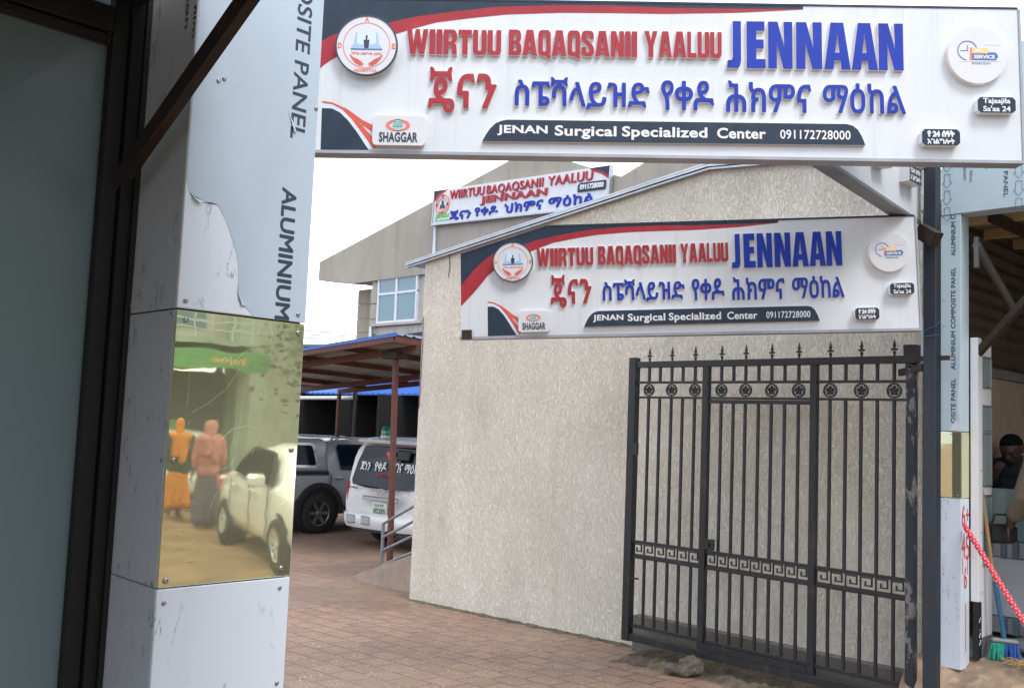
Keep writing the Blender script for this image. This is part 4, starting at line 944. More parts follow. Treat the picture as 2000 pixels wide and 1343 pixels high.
MB(I4).tube([p1, W(6.2, 1.6, .3), W(6.18, 1.58, .12)], .017, 12).build('end_piece', 'strap', stp)
m = MB(I4); d = (p1-p0); dn = d.normalized(); sx_ = dn.cross(Vector((0, 0, 1))).normalized(); sz_ = sx_.cross(dn)
for i in range(46):
    for k in range(4):
        a = 2*PI*(k/4+(.125 if i % 2 else 0)); c = p0+d*((i+.5)/46)+(sx_*math.cos(a)+sz_*math.sin(a))*.0165-Vector((0, 0, .01*(1-abs(2*(i+.5)/46-1)))); m.ell(c, .0042, .0042, .0042, 6, 4)
m.build('white_dots', 'white', stp)
m = MB(I4)
for i in range(70):
    c = W(6.9+random.gauss(0, .05), 2.06+random.gauss(0, .05), FL+.012+abs(random.gauss(0, .012))); a = random.uniform(0, PI); l = random.uniform(.02, .06)
    m.tube([c-Vector((math.cos(a)*l, math.sin(a)*l, 0)), c+Vector((math.cos(a)*l, math.sin(a)*l, .01))], .0025, 4)
tag(m.build('straw', 'straw', pivot=W(6.9, 2.06, FL)), kind='stuff')

# ================================================================== REAR CONCRETE BUILDING
RA = 15.5; ZG = -.385
rb = thing('concrete_building', 'tall weathered concrete building with sloping gable roofline and blue window, behind the carport', 'building', W(RA, 18, ZG), GA)
Fz = fa(0, 0)
pr = [(-23.68, 5.83), (-21.95, 5.60), (-8, 5.60), (-8, 7.0), (-11.0, 7.62), (-12.42, 7.15), (-12.66, 7.21), (-14.3, 7.86), (-15.0, 8.02), (-15.75, 8.10), (-23.66, 6.37)]
MB(Fz).prism(pr, RA, RA+.35).build('gable_fascia', 'conc', rb)
MB(Fz).prism([(-23.6, 6.40), (-15.75, 8.12), (-14.3, 7.90), (-12.66, 7.25), (-12.66, 6.8), (-23.6, 5.9)], RA+.352, RA+8).build('roof', 'conc', rb)
m = MB(); m.box(RA+.10, RA+8, 8, 21.155, ZG, 5.598); m.build('wall', 'conclight', rb)
m = MB()
for k in range(14):
    z0 = ZG+k*.43; m.bbox(RA+1.1, RA+2.2, 21.16, 23.2, z0, z0+.415, .02); m.box(RA+1.115, RA+2.2, 21.16, 23.18, z0+.415, z0+.43)
m.build('block_wall', 'concblock', rb)
m = MB()
for k in range(13):
    z0 = ZG+.2+k*.43
    if z0+.4 < 5.6: m.bbox(RA+.06, RA+.099, 20.86, 21.15, z0, z0+.41, .012)
m.build('corner_blocks', 'concblock', rb)
m = MB(); m.box(RA+.07, RA+.099, 8.2, 20.85, 3.30, 4.30); m.box(RA+.075, RA+.099, 8.2, 20.85, 1.9, 3.27); m.build('render_panel', 'conclight', rb)
wn = MB(); 
for bb in ((20.74, 20.80, 4.46, 5.585), (19.94, 20.02, 4.46, 5.585), (19.10, 19.16, 4.46, 5.585)): wn.box(RA+.02, RA+.098, *bb)
for zz_ in ((4.40, 4.459), (5.17, 5.23), (5.586, 5.597)): wn.box(RA+.025, RA+.098, 19.10, 20.80, *zz_)
wn = wn.build('window', 'signwhite', rb)
m = MB(); m.box(RA+.05, RA+.07, 19.17, 19.93, 4.46, 5.58); m.box(RA+.05, RA+.07, 20.03, 20.73, 4.46, 5.58); m.build('pane', 'window', wn)
MB().box(RA-.03, RA+.098, 18.9, 20.95, 4.33, 4.398).build('sill', 'conclight', rb)
m = MB(); m.tube([(RA-.03, 18.42, 6.86), (RA-.03, 18.44, 3.0)], .045, 8); m.tube([(RA+.0, 20.99, 4.33), (RA+.0, 20.99, 2.9)], .045, 8); m.build('drain_pipe', 'signwhite', rb)
# its sign
Ms = frame(W(RA-.12, 18.42, 6.85), W(0, -1, 0), R(-2.9))
rs = thing('wall_sign', 'pale blue white signboard with red and blue letters, high on the concrete building', 'sign', W(RA-.12, 18.42, 6.85), GA)
SW, SH = 5.76, .85
MB(Ms).box(0, SW, 0, .08, 0, SH).build('board', 'signwhite', rs)
m = MB(Ms); m.box(-.03, SW+.03, -.03, .08, -.05, -.001); m.box(SW+.001, SW+.03, -.03, .08, 0, SH); m.box(-.03, -.001, -.03, .08, 0, SH); m.build('edge_frame', 'alu', rs)
def st_(body, x0, x1, z0, z1, mat, off=0, heavy=0, d=.03, y=0): MB(Ms).text(body, x0*SW, x1*SW, z0*SH, z1*SH, y, d, off, heavy=heavy, sp=1.08).build('lettering', mat, rs)
# the photo's sign letters rise to the right a touch more slowly than its frame, so rows run parallel to the board
st_('WIIRTUU', .105, .325, .665, .925, 'red', .016); st_('BAQAQSANII', .34, .665, .63, .925, 'red', .016); st_('YAALUU', .69, .92, .67, .925, 'red', .016)
st_('JENNAAN', .305, .69, .37, .63, 'red', .04)
st_('ጄናን', .115, .25, .035, .325, 'blue', heavy=.03); st_('የቀዶ', .275, .415, .07, .325, 'blue', heavy=.03); st_('ህክምና', .455, .67, .06, .345, 'blue', heavy=.03); st_('ማዕከል', .70, .935, .07, .36, 'blue', heavy=.03)
st_('JENAN', .017, .105, .12, .27, 'green', .04, d=.02)
m = MB(Ms); m.box(.012*SW, .113*SW, -.02, 0, .065*SH, .085*SH); m.build('green_rule', 'green', rs)
ph = MB(Ms).prism([(.85*SW, .40*SH), (.985*SW, .40*SH), (.985*SW, .63*SH), (.862*SW, .63*SH), (.85*SW, .58*SH)], -.03, 0).build('phone_plate', 'navy', rs)
MB(Ms).text('0911728000', 0.862*SW, .978*SW, .45*SH, .585*SH, -.03, .01, .03).build('lettering', 'white', ph)
MB(Ms).prism([(.90*SW, SH-.004), (SW-.002, SH-.004), (SW-.002, .72*SH), (.965*SW, .86*SH)], -.006, 0).build('navy_corner', 'navy', rs); MB(Ms).prism([(.002, SH-.004), (.075*SW, SH-.004), (.04*SW, .93*SH), (.002, .80*SH)], -.006, 0).build('navy_corner', 'navy', rs)
MB(Ms).prism([(.90*SW, SH-.004), (.965*SW, .86*SH), (SW-.002, .72*SH), (SW-.002, .64*SH), (.965*SW, .79*SH), (.915*SW, .91*SH)], -.008, 0).build('red_corner', 'red', rs)
MB(Ms).prism([(.075*SW, SH-.004), (.085*SW, SH-.004), (.045*SW, .86*SH), (.002, .67*SH), (.002, .80*SH), (.04*SW, .93*SH)], -.008, 0).build('red_corner', 'red', rs)
cx, cz = .058*SW, .55*SH
MB(Ms).ring2(cx, cz, .24, .265, -.02, 0).build('emblem_ring', 'rose', rs); MB(Ms).ring2(cx, cz, .165, .175, -.02, 0).build('emblem_inner_ring', 'rose', rs)
m = MB(Ms); m.prism([(cx-.09, cz-.10), (cx+.09, cz-.10), (cx+.08, cz-.02), (cx+.035, cz), (cx+.03, cz+.07), (cx, cz+.12), (cx-.03, cz+.07), (cx-.035, cz), (cx-.08, cz-.02)], -.02, 0); m.build('emblem_figure', 'ink', rs)
for t, dx, dz in (('A', 0, .205), ('D', -.205, 0), ('E', .205, 0)): MB(Ms).text(t, cx+dx-.025, cx+dx+.025, cz+dz-.025, cz+dz+.025, 0, .02).build('emblem_lettering', 'ink', rs)
MB(Ms).text('HOSPITAL', cx-.12, cx+.12, cz-.235, cz-.19, 0, .02).build('emblem_lettering', 'rose', rs)

# ---------------- far grey shed and cables on the left
fs = thing('grey_shed', 'far grey walled shed with low green metal roof, left of the concrete building', 'building', W(26, 38, ZG), GA)
MB().box(26.2, 32, 34, 44, ZG, 5.0).build('wall', 'conclight', fs)
m = MB(); m.hexa([(26, 33, 4.95), (32, 33, 4.95), (26, 45, 5.5), (32, 45, 5.5), (26, 33, 5.1), (32, 33, 5.1), (26, 45, 5.6), (32, 45, 5.6)]); m.build('roof', 'dullgreen', fs)
for k, (z0, z1) in enumerate(((4.36, 3.98), (4.24, 3.90), (4.13, 3.83))):
    pts = [(14, 24-.5*i, z0+(z1-z0)*i/8-.05*math.sin(PI*i/8)) for i in range(9)]
    tag(MB().tube(pts, .012, 5).build('cable', 'cable', pivot=W(14, 22, 4), rotz=GA), 'thin dark overhead cable crossing the sky beside the near pillar', 'cable', 'overhead cables at the left')

# ================================================================== CARPORT
cp = thing('carport', 'carport with blue ribbed roof sheets on red oxide steel posts and purlins', 'carport', W(8.6, 10.9, -.3), GA)
def rz(a, b): return 2.925-.0615*(b-10.54)-.032*(a-8.2)
A0, A1, B0, B1 = 8.2, 11.9, 10.54, 17.0
m = MB(); nb_ = 90; up_ = []
for i in range(nb_+1):
    a = A0+(A1-A0)*i/nb_; d = .028 if i % 4 in (0,) else 0
    up_.append((a, d))
for (a0, d0), (a1, d1) in zip(up_, up_[1:]):
    for off, mi in ((.075, 0), (.066, 1)):
        m.add([(a0, B0-.03, rz(a0, B0)+off+d0), (a1, B0-.03, rz(a1, B0)+off+d1), (a1, B1, rz(a1, B1)+off+d1), (a0, B1, rz(a0, B1)+off+d0)], [(0, 1, 2, 3)], mi)
m.build('roof_sheet', ['blueroof', 'under'], cp, fix=False)
m = MB(); m.hexa([(A0-.03, B0-.03, rz(A0, B0)+.05), (A0+.02, B0-.03, rz(A0, B0)+.05), (A0-.03, B1, rz(A0, B1)+.05), (A0+.02, B1, rz(A0, B1)+.05), (A0-.03, B0-.03, rz(A0, B0)+.09), (A0+.02, B0-.03, rz(A0, B0)+.09), (A0-.03, B1, rz(A0, B1)+.09), (A0+.02, B1, rz(A0, B1)+.09)]); m.build('roof_edge', 'blueroof', cp)
def rbar(p0, p1, wx, wy, name): MB().bar(p0, p1, wx, wy).build(name, 'redsteel', cp)
rbar((A0, B0, rz(A0, B0)+.01), (A0, B1, rz(A0, B1)+.01), .04, .078, 'edge_beam')
rbar((A0, B0, rz(A0, B0)+.01), (A1, B0, rz(A1, B0)+.01), .04, .078, 'edge_beam')
for b in (11.9, 13.35, 14.8, 16.2): rbar((A0+.03, b, rz(A0, b)+.02), (A1, b, rz(A1, b)+.02), .05, .08, 'purlin')
for a in (8.62, 10.9): rbar((a, B0+.05, rz(a, B0)-.075), (a, B1, rz(a, B1)-.075), .06, .10, 'rafter')
rbar((11.8, B0+.05, rz(11.8, B0)-.04), (11.8, B1, rz(11.8, B1)-.04), .06, .10, 'rafter')
m = MB(); m.bar((8.55, 10.83, gab(8.55, 10.83)-.05), (8.61, 11.01, 2.78), .065, .065, up=(1, 0, 0)); m.build('post', 'redsteel', cp)
m = MB(); m.bbox(8.5, 8.72, 10.85, 11.2, 2.70, 2.80, .005); m.build('post_head', 'rust', cp)
for a, b in ((11.75, 11.0), (11.75, 16.9)): MB().bar((a, b, ZG-.05), (a, b, rz(a, b)-.09), .065, .065, up=(1, 0, 0)).build('post', 'redsteel', cp)

# ---------------- dark low shed behind the vehicles
ds = thing('dark_shed', 'dark open shed with blue tile sheet eave, behind the parked vehicles', 'shed', W(14.4, 18, ZG), GA)
m = MB()
nb_ = 84
for i in range(nb_):
    b0, b1 = 12+i*.12, 12+(i+1)*.12; d0, d1 = (.035 if i % 2 else 0), (.035 if (i+1) % 2 else 0)
    m.add([(14.25, b0, 2.44+d0), (14.25, b1, 2.44+d1), (15.55, b1, 2.86+d1), (15.55, b0, 2.86+d0)], [(0, 1, 2, 3)])
    m.add([(14.25, b0, 2.41), (14.25, b1, 2.41), (14.25, b1, 2.44+d1), (14.25, b0, 2.44+d0)], [(0, 1, 2, 3)])
m.build('roof_sheet', 'blueroof', ds)
MB().box(14.22, 15.5, 22.1, 23.5, 2.45, 2.55).build('roof_end', 'blueroof', ds)
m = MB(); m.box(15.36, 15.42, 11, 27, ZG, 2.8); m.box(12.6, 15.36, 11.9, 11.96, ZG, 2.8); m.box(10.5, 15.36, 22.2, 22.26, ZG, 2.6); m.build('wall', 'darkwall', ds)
m = MB()
for i in range(56): m.box(14.9, 14.92, 12.1+i*.1, 12.115+i*.1, .9, 2.3)
m.box(14.89, 14.93, 12, 17.8, .86, .90); m.build('grille', 'darkbar', ds)
MB().bar((12, 22, 2.74), (12, 16.7, 2.50), .06, .09).build('beam', 'redsteel', ds)
m = MB(); m.tube([(12, 22, 2.20), (12, 18.7, 2.235), (12, 16.8, 2.25), (12, 16.68, 2.27)], .04, 10); m.build('white_pipe', 'signwhite', ds)
m = MB(); m.tube([(12, 16.67, 2.20), (12, 16.67, 2.52)], .05, 8); m.bar((12, 16.67, ZG), (12, 16.67, 2.2), .05, .05, up=(1, 0, 0)); m.build('post', 'darkbar', ds)
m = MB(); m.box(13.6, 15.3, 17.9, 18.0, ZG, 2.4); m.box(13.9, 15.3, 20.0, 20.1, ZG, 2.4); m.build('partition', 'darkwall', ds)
fl_ = thing('roof_flap', 'small dark blue triangular awning corner poking out beside the beige wall', 'awning', W(12, 14.6, 3.5), GA)
m = MB(); m.hexa([(12, 15.0, 3.545), (13, 15, 3.545), (12, 14.2, 3.49), (13, 14.2, 3.49), (12, 15.0, 3.56), (13, 15, 3.56), (12, 14.2, 3.60), (13, 14.2, 3.60)]); m.build('sheet', 'navy', fl_)

# ================================================================== RAMP AND HANDRAIL
m = MB(); m.hexa([(7.30, 8.5, -.6), (8.17, 8.5, -.6), (7.42, 10.30, -.6), (8.17, 10.45, -.6), (7.30, 8.5, .34), (8.17, 8.5, .34), (7.42, 10.30, gab(7.42, 10.3)+.012), (8.17, 10.45, gab(8.17, 10.45)+.012)])
rmp = thing('entry_ramp', 'small striped tile ramp rising behind the corner of the beige wall', 'ramp', W(7.8, 10, -.3), GA)
m.build('slab', 'ramp', rmp)
def rpz(b): return .34+(-.27-.34)*(b-8.5)/1.87
m = MB()
for k in range(9):
    b0 = 10.22-k*.19
    for j in range(4):
        a0 = 7.46+j*.17; t = .06
        if a0 > 8.1: continue
        m.hexa([(a, b, rpz(b+.05*(a-7.4))+dz) for dz in (.010, .018) for b in (b0, b0-.07) for a in (a0, a0+.12)])
m.build('red_stripes', 'rampred', rmp)
hr = thing('handrail', 'grey galvanised pipe handrail climbing the ramp beside the beige wall', 'handrail', W(8.21, 10.58, -.29), GA)
m = MB(); m.tube([(8.21, 10.58, -.31), (8.21, 10.59, .38)], .024, 10); m.tube([(8.21, 8.7, .0), (8.21, 8.7, 1.24)], .024, 10); m.build('post', 'grey', hr)
for z0, k in ((.37, .46), (.18, .44), (.0, .42), (-.20, .39)):
    MB().tube([(8.21, 10.60, z0), (8.21, 8.6, z0+k*2.0)], .02, 8).build('rail', 'grey', hr)

# ================================================================== VEHICLES
def wheel(parent, c, r, wd, rim_mat, ax='y', spokes=6, out=1):
    # c centre, axis along local y; out = +1 / -1 side of the outer face
    c = Vector(c); M = parent.matrix_basis @ Matrix.Translation(c)
    t = MB(M); h = wd/2
    t.lathe((0, 0, 0), [(r*.62, -h), (r*.90, -h), (r*.985, -h*.7), (r, -h*.3), (r, h*.3), (r*.985, h*.7), (r*.90, h), (r*.62, h)], 'y', 28, caps=False)
    ty = t.build('wheel', 'tyre', parent)
    q = MB(M); q.lathe((0, 0, 0), [(r*.60, out*h*.2), (r*.63, out*h*.95), (r*.58, out*h*.90), (r*.55, out*h*.45)], 'y', 28, caps=False)
    for k in range(spokes):
        a = 2*PI*k/spokes
        q.bar((r*.08*math.cos(a), out*h*.62, r*.08*math.sin(a)), (r*.58*math.cos(a), out*h*.80, r*.58*math.sin(a)), r*.16, h*.18, up=(0, 1, 0))
    q.lathe((0, 0, 0), [(r*.14, out*h*.4), (r*.14, out*h*.75), (r*.04, out*h*.8)], 'y', 14)
    q.build('rim', rim_mat, ty)
    d = MB(M); d.lathe((0, 0, 0), [(r*.56, out*h*.02), (r*.56, out*h*.10)], 'y', 24); d.build('brake_disc', 'trim', ty)
def rings_sym(st):       # stations of half profiles (x, y, z) -> closed rings
    out = []
    for s in st: out.append([Vector(p) for p in s]+[Vector((p[0], -p[1], p[2])) for p in reversed(s)])
    return out

# ---- ambulance van, heading +a (local x forward, local y = +b, left side)
van = thing('ambulance_van', 'white ambulance minivan seen from behind with green beacons, under the carport', 'van', W(10.02, 13.0, ZG), PI/4+R(6))
VM = van.matrix_basis
def vs(x, dx, hw, top, hwt, belt=1.02):
    # dx list shifts rear points with height
    return [(x+dx[0], hw*.55, .30), (x+dx[1], hw*.90, .32), (x+dx[2], hw*.985, .50), (x+dx[3], hw, .80), (x+dx[4], hw*.985, belt), (x+dx[5], hwt+.10, belt+.55), (x+dx[6], hwt+.02, top-.10), (x+dx[7], hwt*.80, top-.02), (x+dx[7], hwt*.4, top)]
st = [vs(0, (.10, .06, .02, .0, .05, .16, .24, .36, .38), .92, 1.86, .80),
      vs(.10, (.02, .02, .0, -.03, .0, .11, .19, .32), .96, 1.90, .82),
      vs(.60, (0,)*8, .96, 1.90, .80), vs(1.6, (0,)*8, .965, 1.92, .80), vs(3.2, (0,)*8, .96, 1.91, .79), vs(3.9, (0, 0, 0, 0, 0, -.1, -.25, -.3), .95, 1.86, .76),
      vs(4.3, (0, 0, 0, 0, 0, -.35, -.55, -.62), .93, 1.80, .70), [(4.85, .5, .32), (4.86, .80, .34), (4.88, .86, .50), (4.86, .84, .75), (4.70, .80, .98), (4.3, .72, 1.12), (3.95, .70, 1.3), (3.85, .55, 1.45), (3.8, .3, 1.5)]]
MB(VM).loft(rings_sym(st)).build('body', 'vanwhite', van, subsurf=1)
def rearquad(pts): return pts
m = MB(VM)
# rear window follows the sloping tailgate
def tg(z): return .045+(z-1.02)*.28-.035
pts = [(-.80, 1.06), (-.84, 1.14), (-.80, 1.45), (-.72, 1.70), (-.66, 1.735), (.66, 1.735), (.72, 1.70), (.80, 1.45), (.84, 1.14), (.80, 1.06), (.4, 1.02), (-.4, 1.02)]
m.add([(tg(z)-.012-(0 if abs(y) < .7 else -.03), y, z) for y, z in pts]+[(tg(z)+.05, y, z) for y, z in pts], [tuple(range(12))]+[(i, (i+1) % 12, 12+(i+1) % 12, 12+i) for i in range(12)])
rw = m.build('rear_window', 'carglass', van)
Mg = VM @ Matrix(((0, math.sin(.273), math.cos(.273)*0+math.sin(.273), 0), (-1, 0, 0, 0), (0, 0, 1, 0), (0, 0, 0, 1)))
def Mgate(): # drawing frame on the tailgate: x right = -y, z up, y away = +x
    M = VM @ Matrix.Translation((tg(1.02)-.012, 0, 1.02)) @ Matrix(((0, 1, 0, 0), (-1, 0, 0, 0), (0, 0, 1, 0), (0, 0, 0, 1))) @ Matrix.Rotation(-.273, 4, 'X')
    return M
MG = Mgate()
for t, x0, x1 in (('ጀነን', -.66, -.42), ('የቀዶ', -.31, -.02), ('ጥገና', .08, .36), ('ማዕከል', .42, .84)):
    MB(MG).text(t, x0, x1, .30, .46, -.006, .003, heavy=.018).build('lettering', 'sticker', rw)
m = MB(MG); m.box(-.035, .035, -.007, -.001, .52, .71); m.box(-.10, -.036, -.007, -.001, .58, .65); m.box(.036, .10, -.007, -.001, .58, .65); m.build('red_cross', 'redcross', rw)
MB(MG).text('AMBULANCE', -.22, .22, .19, .27, -.006, .003).build('red_lettering', 'red', rw)
m = MB(MG); m.bbox(.20, .50, -.05, -.008, .50, .68, .02); m.build('dark_mirror', 'trim', van)
m = MB(VM); m.hexa([(.10, -.76, 1.775), (.44, -.74, 1.80), (.10, .76, 1.775), (.44, .74, 1.80), (.06, -.76, 1.84), (.5, -.76, 1.885), (.06, .76, 1.84), (.5, .76, 1.885)]); m.build('roof_spoiler', 'vanwhite', van, bevel=.02)
for y in (.62, -.62):
    bc = MB(VM).lathe((.62, y, 1.90), [(.10, -.05), (.10, .0), (.095, .01)], 'z', 18).build('beacon', 'sticker', van)
    MB(VM).lathe((.62, y, 1.90), [(.088, .011), (.088, .08), (.075, .13), (.045, .165), (.01, .175)], 'z', 18).build('dome', 'beacon', bc)
for s_ in (1, -1):
    m = MB(VM); m.hexa([(-.012, s_*.80, .72), (.16, s_*.968, .72), (-.012, s_*.87, .70), (.16, s_*.97, .70), (.02, s_*.82, 1.06), (.20, s_*.955, 1.10), (.03, s_*.86, 1.16), (.20, s_*.95, 1.20)])
    m.v = []; m.f = []; m.mi = []; m.sm = []
    m.loft([[Vector((x-.006, s_*(y0)*.995, z)), Vector((x+.02, s_*.945, z)), Vector((x+.12, s_*.962, z)), Vector((x+.12, s_*.90, z))] for x, y0, z in ((.035, .90, .70), (.015, .885, .80), (.025, .885, 1.0), (.065, .89, 1.10), (.12, .90, 1.20))], smooth=False)
    m.build('tail_lamp', 'tail', van)
m = MB(VM); m.loft(rings_sym([[(-.06, .30, .33), (-.06, .60, .33), (-.05, .80, .34), (.02, .93, .36), (.35, .985, .38)], [(-.10, .30, .42), (-.10, .60, .42), (-.09, .82, .43), (.0, .955, .44), (.35, 1.0, .45)], [(-.10, .30, .54), (-.10, .60, .54), (-.09, .82, .55), (.0, .95, .56), (.35, .99, .57)], [(-.02, .30, .60), (-.02, .60, .60), (-.01, .80, .60), (.05, .93, .61), (.35, .965, .62)]]), smooth=True); m.build('rear_bumper', 'vanwhite', van)
for y in (.64, .27): MB(VM).bbox(-.125, -.09, y-.105, y+.105, .405, .545, .012).build('bumper_pad', 'alu', van)
m = MB(VM); m.box(-.03, .3, -.7, .7, .28, .335); m.build('under_tray', 'trim', van)
MB(VM).bbox(-.06, -.01, -.44, .44, .81, .885, .015).build('gate_handle', 'alu', van)
pt = MB(VM).bbox(-.045, -.02, -.175, .175, .585, .79, .006).build('number_plate', 'plate', van)
Mr = VM @ Matrix.Translation((-.046, 0, 0)) @ Matrix(((0, 1, 0, 0), (-1, 0, 0, 0), (0, 0, 1, 0), (0, 0, 0, 1)))
MB(Mr).text('85285', -.14, .14, .605, .695, 0, .003, .02).build('lettering', 'platetxt', pt); MB(Mr).text('ኢት-ET', -.11, .11, .715, .772, 0, .003, heavy=.03).build('lettering', 'platetxt', pt)
m = MB(Mr @ Matrix.Translation((0, .030, .965)))
for i in range(28):
    a0, a1 = 2*PI*i/28, 2*PI*(i+1)/28
    m.hexa([(1.75*r*math.cos(a), y, r*math.sin(a)) for a in (a0, a1) for y in (-.012, 0) for r in (.052, .062)])
m.bar((-.045, -.006, -.045), (-.025, -.006, .048), .012, .02, up=(0, 1, 0)); m.bar((.025, -.006, -.048), (.045, -.006, .045), .012, .02, up=(0, 1, 0)); m.bar((-.036, -.006, -.012), (.036, -.006, .012), .012, .018, up=(0, 1, 0))
m.build('emblem', 'chrome', van)
MB(Mr @ Matrix.Translation((0, .026, 0))).text('TQ', .55, .68, .955, .99, 0, .004, .02).build('badge', 'chrome', van)
MB(Mr @ Matrix.Translation((0, .03, 0))).text('STAREX', -.82, -.58, .985, 1.02, 0, .004, .02).build('badge', 'trim', van)
for s_ in (1, -1):
    m = MB(VM)
    for x0, x1 in ((.75, 1.75), (1.82, 2.75), (2.82, 3.6)):
        m.hexa([(x0, s_*.925, 1.08), (x1, s_*.925, 1.08), (x0, s_*.962, 1.08), (x1, s_*.962, 1.08), (x0+.05, s_*.83, 1.62), (x1-.03, s_*.83, 1.62), (x0+.05, s_*.868, 1.62), (x1-.03, s_*.868, 1.62)])
    m.build('side_window', 'carglass', van)
    for x in (.92, 4.0): wheel(van, (x, s_*.84, .335), .335, .22, 'rims', out=s_)
    MB(VM).bbox(4.0, 4.12, s_*1.08-.10, s_*1.08+.10, 1.10, 1.32, .03).build('mirror', 'vanwhite', van)

# ---- pickup, heading +a, right side (-b) towards the camera
pk = thing('pickup_truck', 'grey double cab pickup with silver canopy, parked left of the white van', 'pickup', W(9.05, 16.29, ZG), PI/4)
KM = pk.matrix_basis
def ks(x, hw, zb, belt, top, hwt, d=(0, 0, 0)):
    return [(x, hw*.6, zb), (x, hw*.93, zb+.02), (x, hw, zb+.20), (x, hw*1.0, zb+.42), (x, hw*.985, belt-.08), (x+d[0], hw*.955, belt), (x+d[1], hwt+.04, top-.10), (x+d[1], hwt-.04, top-.02), (x+d[2], hwt*.5, top)]
st = [ks(.0, .90, .52, 1.12, 1.17, .80), ks(.06, .925, .50, 1.14, 1.19, .82), ks(1.0, .93, .50, 1.14, 1.18, .83), ks(1.50, .93, .42, 1.13, 1.17, .83)]
MB(KM).loft(rings_sym(st)).build('bed', 'pickup', pk)
st = [ks(1.515, .925, .40, 1.14, 1.72, .70), ks(1.62, .93, .40, 1.13, 1.78, .72), ks(2.4, .93, .40, 1.11, 1.81, .72), ks(3.1, .93, .40, 1.10, 1.77, .70, (0, -.15, -.15)), ks(3.55, .925, .40, 1.08, 1.62, .66, (0, -.2, -.2)), ks(3.95, .92, .42, 1.05, 1.14, .72), ks(4.7, .91, .45, 1.02, 1.08, .70), ks(5.1, .85, .45, .92, .98, .6), ks(5.25, .75, .5, .8, .86, .5)]
MB(KM).loft(rings_sym(st)).build('cab', 'pickup', pk, subsurf=1)
st = [[(.08, .45, 1.17), (.05, .84, 1.17), (.07, .86, 1.22), (.22, .76, 1.68), (.26, .69, 1.76), (.3, .35, 1.79)], [(.3, .45, 1.17), (.28, .87, 1.17), (.30, .88, 1.22), (.36, .77, 1.70), (.4, .70, 1.775), (.45, .35, 1.80)], [(1.46, .45, 1.16), (1.46, .87, 1.16), (1.46, .88, 1.22), (1.44, .77, 1.70), (1.44, .70, 1.775), (1.44, .35, 1.80)], [(1.505, .45, 1.16), (1.505, .84, 1.16), (1.505, .85, 1.22), (1.50, .75, 1.69), (1.50, .68, 1.76), (1.50, .35, 1.785)]]
MB(KM).loft(rings_sym(st)).build('canopy', 'canopy', pk)
def sidew(poly, name, mat, parent, off=0.):
    # poly in (x, z) on the leaning right side glasshouse
    def yy(z): return -(.885-(z-1.20)*.225)-off
    m = MB(KM); n = len(poly); m.add([(x, yy(z)-(.008 if mat == 'carglass' else .004), z) for x, z in poly]+[(x, yy(z)+.03, z) for x, z in poly], [tuple(range(n))]+[(i, (i+1) % n, n+(i+1) % n, n+i) for i in range(n)]); return m.build(name, mat, parent)
sidew([(.33, 1.25), (1.24, 1.23), (1.29, 1.31), (1.24, 1.65), (1.17, 1.70), (.42, 1.70), (.36, 1.64)], 'window_frame', 'chrome', pk)
sidew([(.38, 1.30), (1.20, 1.28), (1.23, 1.33), (1.18, 1.62), (1.14, 1.655), (.46, 1.66), (.42, 1.62)], 'canopy_window', 'carglass', pk)
sidew([(1.72, 1.62), (1.80, 1.20), (2.42, 1.185), (2.42, 1.685), (1.78, 1.685)], 'side_window', 'carglass', pk, .02)
sidew([(2.50, 1.185), (3.35, 1.165), (3.0, 1.66), (2.50, 1.68)], 'side_window', 'carglass', pk, .02)
m = MB(KM)
for x in (1.545, 2.46): m.box(x, x+.008, -.936, -.92, .5, 1.12)
m.box(1.545, 2.46, -.936, -.92, .495, .503); m.build('door_gap', 'trim', pk)
MB(KM).bbox(1.60, 1.80, -.965, -.93, 1.02, 1.065, .01).build('door_handle', 'chrome', pk); MB(KM).bbox(2.52, 2.72, -.965, -.93, 1.02, 1.065, .01).build('door_handle', 'chrome', pk)
MB(KM).bbox(.05, 1.50, -.945, -.92, 1.11, 1.165, .008).build('bed_rail', 'trim', pk)
for y in (.62, -.62): MB(KM).tube([(1.7, y, 1.76), (1.78, y, 1.81), (2.9, y, 1.80), (2.98, y, 1.75)], .018, 8).build('roof_rail', 'alu', pk)
for s_ in (1, -1):
    for x in (1.30, 4.35):
        m = MB(KM); ra = .53
        pts_o = []; pts_i = []
        for i in range(15):
            a = R(-8)+R(196)*i/14; pts_o.append((x+ra*math.cos(a), .44+ra*math.sin(a)*.98)); pts_i.append((x+(ra-.095)*math.cos(a), .44+(ra-.095)*math.sin(a)*.98))
        for i in range(14):
            m.hexa([(p[0], y, p[1]) for y in (s_*.90, s_*.985) for p in (pts_i[i], pts_o[i], pts_i[i+1], pts_o[i+1])])
        m.build('wheel_flare', 'trim', pk)
        m = MB(KM); m.lathe((x, s_*.81, .43), [(.455, -.13), (.455, .13)], 'y', 24); m.build('wheel_well', 'black', pk)
        wheel(pk, (x, s_*.845, .385), .385, .26, 'rimd', out=s_)
m = MB(KM); m.tube([(1.75, -.95, .42), (3.6, -.95, .42)], .045, 10); m.box(1.9, 1.96, -.95, -.6, .40, .45); m.box(3.4, 3.46, -.95, -.6, .40, .45); m.build('side_step', 'trim', pk)
MB(KM).bbox(-.12, .06, -.88, .88, .45, .62, .02).build('rear_bumper', 'chrome', pk)
MB(KM).box(.55, .80, -.90, -.86, .30, .62).build('mud_flap', 'trim', pk)
MB(KM).box(.1, 4.9, -.6, .6, .32, .48).build('chassis', 'trim', pk)
m = MB(KM)
for i in range(6):
    for j in range(9): m.box(.12+j*.075+.03*(i % 2), .165+j*.075+.03*(i % 2), -.934, -.925, .72+i*.055, .735+i*.055)
m.build('side_graphic', 'trim', pk)
